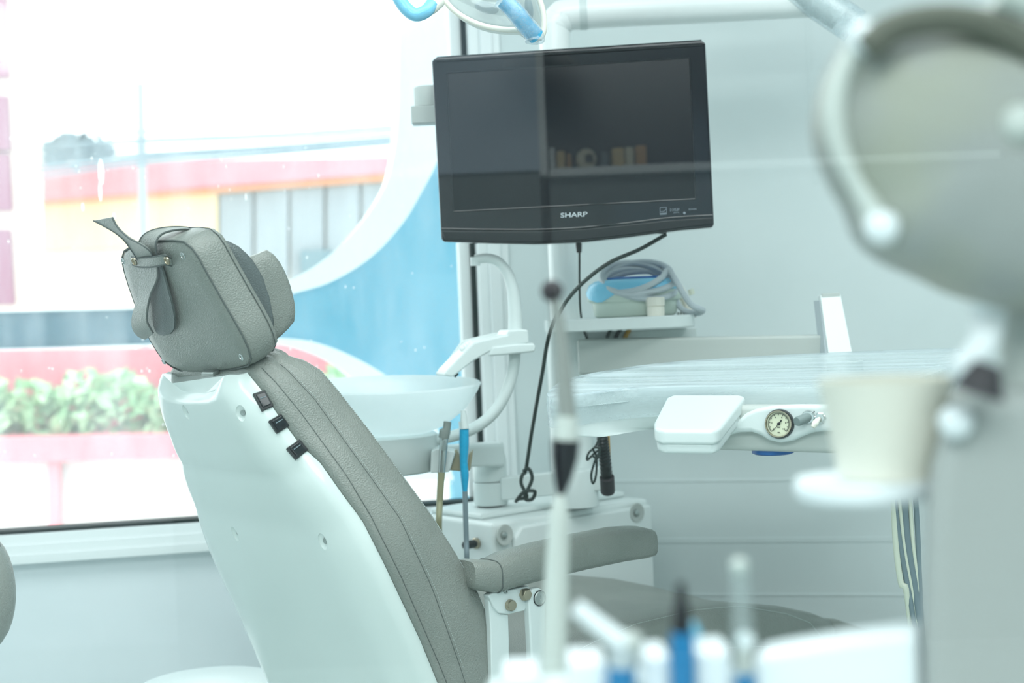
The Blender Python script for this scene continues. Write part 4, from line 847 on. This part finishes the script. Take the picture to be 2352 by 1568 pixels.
# ------------------------------------------------------------------ operating lamp at the top
ly = 2.2
lamp = thing('operating_lamp', 'white dental operating lamp with clear cover and blue wrapped handles', 'dental lamp', P(1140, -150, ly))
arc = [(1000, -60), (1012, -20), (1025, 5), (1050, 30), (1085, 50), (1120, 62), (1160, 68), (1195, 69), (1222, 78), (1240, 88), (1250, 66), (1248, 30), (1240, 0), (1225, -40), (1180, -80), (1100, -95), (1040, -85)]
A3 = [P(x, y, ly) for x, y in arc]
MB().tube(A3, px(6.5, ly), 12, 5, closed=True).build('lamp_rim', 'cream', lamp, smooth=60)
cA = cat(A3, 5, True); cc_ = sum(cA, V()) / len(cA)
MB().loft([[cc_ + (p - cc_) * k + V((0, d, 0)) for p in cA] for k, d in ((.99, .0), (.97, .003), (.8, .012), (.3, .018))]).build('clear_cover', 'clear', lamp, smooth=60, label='clear curved lamp cover')
MB().loft([[cc_ + (p - cc_) * k + V((0, d, .0)) for p in cA] for k, d in ((.95, .05), (.7, .085), (.3, .095))]).build('reflector', 'shellg', lamp, smooth=60)
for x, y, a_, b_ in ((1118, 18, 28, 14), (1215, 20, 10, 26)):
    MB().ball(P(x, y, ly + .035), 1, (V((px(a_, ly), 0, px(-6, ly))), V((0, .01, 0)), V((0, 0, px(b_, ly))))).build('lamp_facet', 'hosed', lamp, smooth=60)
MB().tube([P(1010, 2, ly - .01), P(992, 18, ly - .02), P(970, 30, ly - .03), P(955, 35, ly - .03)], px(14, ly), 14, 6).build('handle_stem', 'cream', lamp)
MB().tube([P(992, 10, ly - .02), P(978, 26, ly - .03), P(955, 34, ly - .03), P(935, 22, ly - .03), P(918, 0, ly - .03), P(905, -30, ly - .03)], px(15, ly), 14, 6).build('wrapped_handle', 'bluef', lamp, label='left handle wrapped in pale blue film')
MB().tube([P(1158, 2, ly - .04), P(1185, 30, ly - .04), P(1210, 62, ly - .03), P(1232, 84, ly - .02)], px(19, ly), 14, 6).build('wrapped_handle', 'blue', lamp, label='right handle wrapped in bright blue film')
MB().tube([P(1150, -4, ly - .04), P(1172, 14, ly - .04), P(1198, 46, ly - .04), P(1226, 80, ly - .02), P(1228, 96, ly - .02)], px(22, ly), 14, 6).build('handle_wrap', 'wrap', lamp)
MB().tube([P(1150, -200, 2.2), P(1130, -90, ly + .06)], .02, 12, 0).build('lamp_neck', 'cream', lamp)
# ------------------------------------------------------------------ stool at the left edge, bin under the sill
sy = 1.95; st_c = P(-60, 1360, sy)
stl = thing('operator_stool', 'grey padded operator stool at the lower left edge', 'stool', V((st_c.x, sy, 0)))
rows = []
for T in range(13):
    t = T / 12; h = (t - .5) * px(290, sy); r_ = px(92, sy) * (max(0.02, 1 - (2 * t - 1) ** 2)) ** .42
    rows.append([V((st_c.x, sy, st_c.z + h)) + V((r_ * math.cos(6.28319 * k / 28), r_ * math.sin(6.28319 * k / 28), 0)) for k in range(28)])
MB().loft(rows).build('padded_back', 'leather', stl, smooth=60)
MB().tube([V((st_c.x + px(60, sy), sy, st_c.z + px(130, sy))), V((st_c.x + px(86, sy), sy - .005, st_c.z + px(10, sy)))], .0012, 6, 8).build('seam', 'seam', stl)
MB().lathe(V((st_c.x, sy, 0)), Z, [(.24, 0), (.24, .03), (.05, .06), (.028, .08), (.028, st_c.z - .06)], 28).build('stool_base', 'plastic', stl, smooth=40)
bn = P(480, 1568, 2.66); m = MB(); br_ = px(165, 2.66)
m.lathe(V((bn.x, 2.66, 0)), Z, [(br_ * .8, 0), (br_ * .98, bn.z - .03), (br_, bn.z - .02), (br_ * .96, bn.z), (br_ * .4, bn.z + .012), (0, bn.z + .014)], 40)
tag(m.build('waste_bin', 'plastic', smooth=50), 'white round lidded bin just showing behind the chair back under the window', 'bin')
# ------------------------------------------------------------------ near things, far out of focus
fy = .72
hold = thing('tool_rack', 'blurred white rack with slotted fingers along the bottom edge', 'rack', P(1650, 1900, fy))
MB().prism([P(x, y, fy + .02) for x, y in ((1120, 1590), (1700, 1545), (1700, 1800), (1120, 1800))], V((0, .03, 0))).build('rack_body', 'plastic', hold, bevel=.003)
for x0, x1, y0 in ((1155, 1240, 1548), (1305, 1392, 1520), (1478, 1540, 1508), (1598, 1682, 1496)):
    MB().prism([P(x, y, fy) for x, y in ((x0, y0), (x1, y0 - 4), (x1 + 4, 1800), (x0 + 4, 1800))], V((0, .035, 0))).build('rack_finger', 'toolw', hold, bevel=.003)
MB().prism([P(x, y, fy) for x, y in ((1728, 1508), (1800, 1494), (1950, 1470), (2110, 1450), (2125, 1800), (1732, 1800))], V((.01, .03, .0))).build('rack_shelf', 'toolw', hold, bevel=.004)
sp_ = thing('plinth', 'pale grey stand below the picture carrying the near rack', 'stand', P(1650, 1900, fy) * V((1, 1, 0))) if False else None
wy = .95
wd = thing('handpiece_wand', 'tall blurred instrument with a dark tip and black conical grip before the column', 'instrument', P(1268, 1590, wy))
MB().ball(P(1268, 668, wy), px(26, wy)).build('dark_tip', 'tip', wd)
MB().tube([P(1275, 690, wy), P(1290, 800, wy), P(1302, 960, wy)], [px(13, wy), px(17, wy), px(24, wy)], 14, 4).build('upper_shaft', 'wand', wd)
MB().tube([P(1302, 955, wy), P(1300, 1012, wy)], [px(26, wy), px(30, wy)], 14, 0).build('shaft_collar', 'wandw', wd)
MB().tube([P(1299, 1010, wy), P(1297, 1050, wy), P(1292, 1100, wy), P(1287, 1142, wy)], [px(33, wy), px(31, wy), px(20, wy), px(6, wy)], 16, 5).build('black_grip', 'purple', wd)
MB().tube([P(1287, 1135, wy), P(1284, 1200, wy), P(1276, 1400, wy), P(1266, 1700, wy)], [px(12, wy), px(24, wy), px(30, wy), px(32, wy)], 14, 5).build('lower_shaft', 'wandw', wd)
ty2 = fy - .01
t = thing('angled_syringe', 'blurred white angled syringe with a blue collar in the near rack', 'syringe', P(1430, 1600, ty2))
MB().tube([P(1322, 1394, ty2), P(1380, 1440, ty2), P(1440, 1486, ty2)], [px(20, ty2), px(22, ty2), px(26, ty2)], 14, 4).build('angled_head', 'toolw', t)
MB().ball(P(1450, 1478, ty2), px(30, ty2)).build('knuckle', 'shellg', t)
MB().tube([P(1432, 1480, ty2), P(1428, 1540, ty2)], px(32, ty2), 14, 0).build('sleeve', 'hoseg', t)
MB().tube([P(1428, 1530, ty2), P(1426, 1680, ty2)], px(34, ty2), 14, 0).build('blue_collar', 'toolb', t)
t = thing('black_tipped_syringe', 'blurred blue syringe with a slim black nozzle in the near rack', 'syringe', P(1568, 1600, ty2))
MB().tube([P(1563, 1338, ty2), P(1564, 1375, ty2), P(1565, 1410, ty2), P(1566, 1455, ty2)], [px(10, ty2), px(13, ty2), px(21, ty2), px(25, ty2)], 14, 4).build('black_nozzle', 'purple', t)
MB().tube([P(1566, 1450, ty2), P(1568, 1520, ty2), P(1572, 1680, ty2)], [px(27, ty2), px(30, ty2), px(28, ty2)], 14, 0).build('blue_body', 'toolb', t)
MB().tube([P(1585, 1432, ty2 + .03), P(1600, 1460, ty2 + .03)], px(14, ty2), 12, 0).build('trigger', 'bluef', t)
t = thing('clear_syringe', 'blurred clear tipped syringe standing right of the blue one in the rack', 'syringe', P(1705, 1600, ty2))
MB().tube([P(1698, 1290, ty2), P(1702, 1390, ty2), P(1706, 1480, ty2)], [px(25, ty2), px(22, ty2), px(24, ty2)], 14, 0).build('clear_barrel', 'clear', t)
MB().ball(P(1698, 1302, ty2), px(22, ty2)).build('barrel_end', 'wandw', t); MB().ball(P(1712, 1474, ty2), px(24, ty2)).build('barrel_collar', 'toolw', t)
MB().tube([P(1706, 1480, ty2), P(1712, 1550, ty2)], px(20, ty2), 12, 0).build('plunger', 'shellg', t); MB().tube([P(1712, 1545, ty2), P(1714, 1680, ty2)], px(24, ty2), 12, 0).build('blue_end', 'toolb', t)
# cup on its round stand
cyv = .78; c_ = P(2040, 1100, cyv)
std = thing('cup_stand', 'blurred round white cup shelf on an arm beside the pale column', 'cup shelf', V((c_.x, cyv, c_.z - .02)))
MB().lathe(V((P(1985, 1128, cyv).x, cyv, P(1985, 1142, cyv).z)), Z, [(px(150, cyv), 0), (px(158, cyv), .002), (px(160, cyv), .008), (px(154, cyv), .011), (px(120, cyv), .010), (0, .010)], 40).build('round_shelf', 'toolw', std, smooth=50)
MB().box((P(2080, 1132, cyv) + P(2300, 1122, cyv)) / 2, (P(2300, 1122, cyv) - P(2080, 1132, cyv)) / 2, V((0, .012, 0)), Z * .004).build('shelf_arm', 'toolw', std, bevel=.002)
zs = P(1985, 1142, cyv).z + .0105; hcp = P(2040, 868, cyv).z - zs
cpo = MB().lathe(V((c_.x, cyv, zs)), Z, [(0, 0), (px(108, cyv), 0), (px(112, cyv), .002), (px(150, cyv), hcp - .002), (px(155, cyv), hcp), (px(146, cyv), hcp), (px(108, cyv), .004), (0, .004)], 40).build('drinking_cup', 'cream', smooth=50)
tag(cpo, 'blurred cream drinking cup on the round white shelf', 'cup')
# large near equipment at the right edge
ey = .70
eq = thing('equipment_head', 'large blurred pale grey equipment head with a dark band, filling the upper right edge', 'equipment', P(2300, 900, ey))
ol = [(1935, 110), (1905, 190), (1893, 270), (1905, 340), (1935, 410), (1970, 470), (2000, 545), (2060, 600), (2150, 640), (2260, 690), (2420, 720), (2700, 700), (2750, 300), (2650, 20), (2450, -30), (2250, 0), (2080, 20), (1990, 50)]
O3 = cat([P(x, y, ey) for x, y in ol], 4, True); oc = P(2330, 330, ey)
MB().loft([[oc + (p - oc) * k + V((0, d, 0)) for p in O3] for k, d in ((.35, -.032), (.7, -.022), (.9, -.008), (.97, .004), (1, .02), (.97, .045), (.8, .07), (.4, .085))]).build('head_shell', 'headg', eq, smooth=70)
MB().tube([P(x, y, ey - .006) for x, y in ((1985, 70), (1955, 130), (1925, 200), (1915, 270), (1930, 345), (1965, 420), (2000, 480), (2025, 540))], [px(24, ey), px(24, ey), px(28, ey), px(28, ey), px(24, ey), px(20, ey), px(26, ey), px(34, ey)], 16, 5).build('rim_edge', 'wandw', eq, label='bright white rim')
MB().tube([P(x, y, ey - .028) for x, y in ((1995, 110), (2040, 70), (2110, 48), (2190, 44), (2270, 60), (2352, 100), (2430, 160))], px(34, ey), 16, 5).build('top_band', 'band', eq, label='dark olive grey band')
MB().ball(P(1985, 88, ey - .012), px(38, ey)).build('rim_highlight', 'toolw', eq)  # two white balls stand in for bright highlights on the rim
MB().ball(P(2026, 522, ey - .012), px(40, ey)).build('rim_highlight', 'toolw', eq)
MB().ball(P(2340, 285, ey - .03), px(44, ey)).build('round_knob', 'wandw', eq)
MB().tube([P(2380, 0, ey - .03), P(2300, -30, ey - .03)], px(50, ey), 14, 0).build('top_grip', 'wandw', eq)
cl_ = thing('unit_column', 'blurred pale grey rounded equipment column at the lower right edge', 'equipment', V((P(2400, 1500, ey).x, ey + .05, 0)))
sh = [(2128, 2300), (2124, 1500), (2128, 1250), (2140, 1100), (2165, 1000), (2200, 940), (2270, 905), (2400, 890), (2900, 900), (2900, 2300)]
S3 = [P(x, y, ey) for x, y in sh]; MB().prism(S3, P(2128, 1200, ey + .14) * V((1, 1, 0)) - P(2128, 1200, ey) * V((1, 1, 0))).build('column_body', 'colg', cl_, bevel=.012, seg=4)
zb2 = min(p.z for p in S3); MB().box(V((P(2500, 1500, ey).x + .02, ey + .07, zb2 / 2 + .005)), V((.06, 0, 0)), V((0, .06, 0)), Z * (zb2 / 2 + .004)).build('column_foot', 'shellg', cl_)
MB().ball(P(2196, 968, ey - .004), px(40, ey)).build('shoulder_highlight', 'toolw', cl_)  # white ball in place of the blurred highlight on the shoulder
MB().tube([P(2268, 835, ey - .02), P(2245, 905, ey - .02)], [px(30, ey), px(60, ey)], 14, 0).build('dark_socket', 'tip', cl_)
MB().tube([P(2260, 640, ey + .03), P(2272, 730, ey + .03), P(2250, 800, ey + .02), P(2190, 850, ey + .01)], [px(60, ey), px(42, ey), px(36, ey), px(24, ey)], 14, 5).build('neck_joint', 'toolw', cl_)
MB().tube([P(2350, 640, ey + .05), P(2360, 930, ey + .05)], px(60, ey), 16, 0).build('neck_post', 'shellg', cl_)
# stand under the near rack so that it rests on the floor
a = P(1500, 1790, fy); m = MB(); m.lathe(V((.16, fy + .05, 0)), Z, [(.16, 0), (.16, .02), (.03, .04), (.02, .06), (.02, P(1500, 1690, fy).z)], 24); m.build('rack_stem', 'shellg', hold)
# ------------------------------------------------------------------ behind the camera: what the partition glass mirrors
gy0 = .157
def MP(x, y, Yv): p = P(x, y, Yv); return V((p.x, 2 * gy0 - p.y, p.z))
vy = 4.4
cabp = thing('tall_cabinet', 'tall pale cabinet mirrored faintly in the glass partition', 'cabinet', V((MP(800, 300, vy).x, MP(0, 0, vy).y, 0)))
a, b = MP(370, 405, vy), MP(1240, 385, vy); e1 = MP(1258, 385, vy)
yb = a.y
MB().prism([V((a.x, yb, MP(900, 404, vy).z)), V((b.x, yb, MP(900, 404, vy).z)), V((b.x, yb, 2.3)), V((a.x, yb, 2.3))], V((0, -.3, 0))).build('cabinet_body', 'panel', cabp)
MB().prism([V((b.x, yb + .01, MP(1250, 402, vy).z)), V((e1.x, yb + .01, MP(1250, 402, vy).z)), V((e1.x, yb + .01, 2.3)), V((b.x, yb + .01, 2.3))], V((0, -.3, 0))).build('cabinet_edge', 'shelf', cabp)
lowz = MP(900, 404, vy).z; MB().prism([V((a.x - .02, yb - .02, 0)), V((b.x, yb - .02, 0)), V((b.x, yb - .02, lowz)), V((a.x - .02, yb - .02, lowz))], V((0, -.3, 0))).build('cabinet_lower', 'bk3' if False else 'knob', cabp, label='grey lower doors')
wsf = thing('wall_shelf', 'white wall shelf with a dark back mirrored in the glass partition', 'shelf', V((MP(1560, 400, vy).x, yb, 1.3)))
s0, s1 = MP(1262, 388, vy), MP(2300, 372, vy); zs0, zs1 = MP(1400, 399, vy).z, MP(1400, 380, vy).z
MB().prism([V((s0.x, yb, zs0)), V((s1.x, yb, zs0)), V((s1.x, yb, zs1)), V((s0.x, yb, zs1))], V((0, -.26, 0))).build('shelf_board', 'shelf', wsf, bevel=.003)
MB().prism([V((s0.x, yb - .25, zs1)), V((s1.x + .6, yb - .25, zs1)), V((s1.x + .6, yb - .25, 2.3)), V((s0.x, yb - .25, 2.3))], V((0, -.02, 0))).build('shelf_back', 'niche', wsf)
MB().prism([V((s0.x, yb - .05, .0)), V((s1.x + .6, yb - .05, .0)), V((s1.x + .6, yb - .05, zs0)), V((s0.x, yb - .05, zs0))], V((0, -.2, 0))).build('shelf_base', 'knob', wsf)
yy = yb - .1
def boxitem(name, label, c2, x0, x1, y0, m_, r=0):
    p, q = MP(x0, y0, vy), MP(x1, y0, vy); h = p.z - zs1
    t_ = MB()
    if r: t_.lathe(V(((p.x + q.x) / 2, yy, zs1 + .0005)), Z, [(abs(q.x - p.x) / 2, 0), (abs(q.x - p.x) / 2, h * .8), (abs(q.x - p.x) / 2.6, h * .85), (abs(q.x - p.x) / 2.6, h)], 20)
    else: t_.box(V(((p.x + q.x) / 2, yy, zs1 + h / 2)), V(((q.x - p.x) / 2, 0, 0)), V((0, .05, 0)), Z * h / 2)
    tag(t_.build(name, m_, bevel=0 if r else .002), label, c2)
boxitem('storage_box', 'pale slim box at the left end of the mirrored shelf', 'box', 1262, 1275, 335, 'shelf')
boxitem('storage_box', 'tan slim box second on the mirrored shelf', 'box', 1280, 1298, 342, 'bk2')
boxitem('storage_jar', 'small brown jar beside the round cream dispenser on the mirrored shelf', 'jar', 1303, 1316, 345, 'bk1', 1)
boxitem('storage_jar', 'pale clear jar right of the round cream dispenser on the mirrored shelf', 'jar', 1385, 1402, 340, 'hosed', 1)
boxitem('storage_box', 'light tan box standing left in the mirrored trio', 'box', 1410, 1436, 335, 'bk2'); boxitem('storage_box', 'pale tan box standing in the middle of the mirrored trio', 'box', 1440, 1458, 333, 'bk3'); boxitem('storage_box', 'deeper tan box standing right in the mirrored trio', 'box', 1464, 1488, 329, 'bk1')
dsp = thing('round_dispenser', 'round cream dispenser with a dark square centre on the mirrored shelf', 'dispenser', V((MP(1350, 378, vy).x, yy, zs1)))
q = MP(1350, 358, vy); rr = px(24, vy); MB().lathe(V((q.x, yy - .03, zs1 + rr)), V((0, 1, 0)), [(rr * .9, 0), (rr, .01), (rr, .05), (rr * .85, .06), (0, .062)], 24).build('dispenser_body', 'bk3', dsp)
MB().box(V((q.x + .008, yy + .034, zs1 + rr)), V((rr * .36, 0, 0)), V((0, .004, 0)), Z * rr * .38).build('dispenser_slot', 'black', dsp)
for o in scene.objects:
    if '_o' in o: del o['_o']
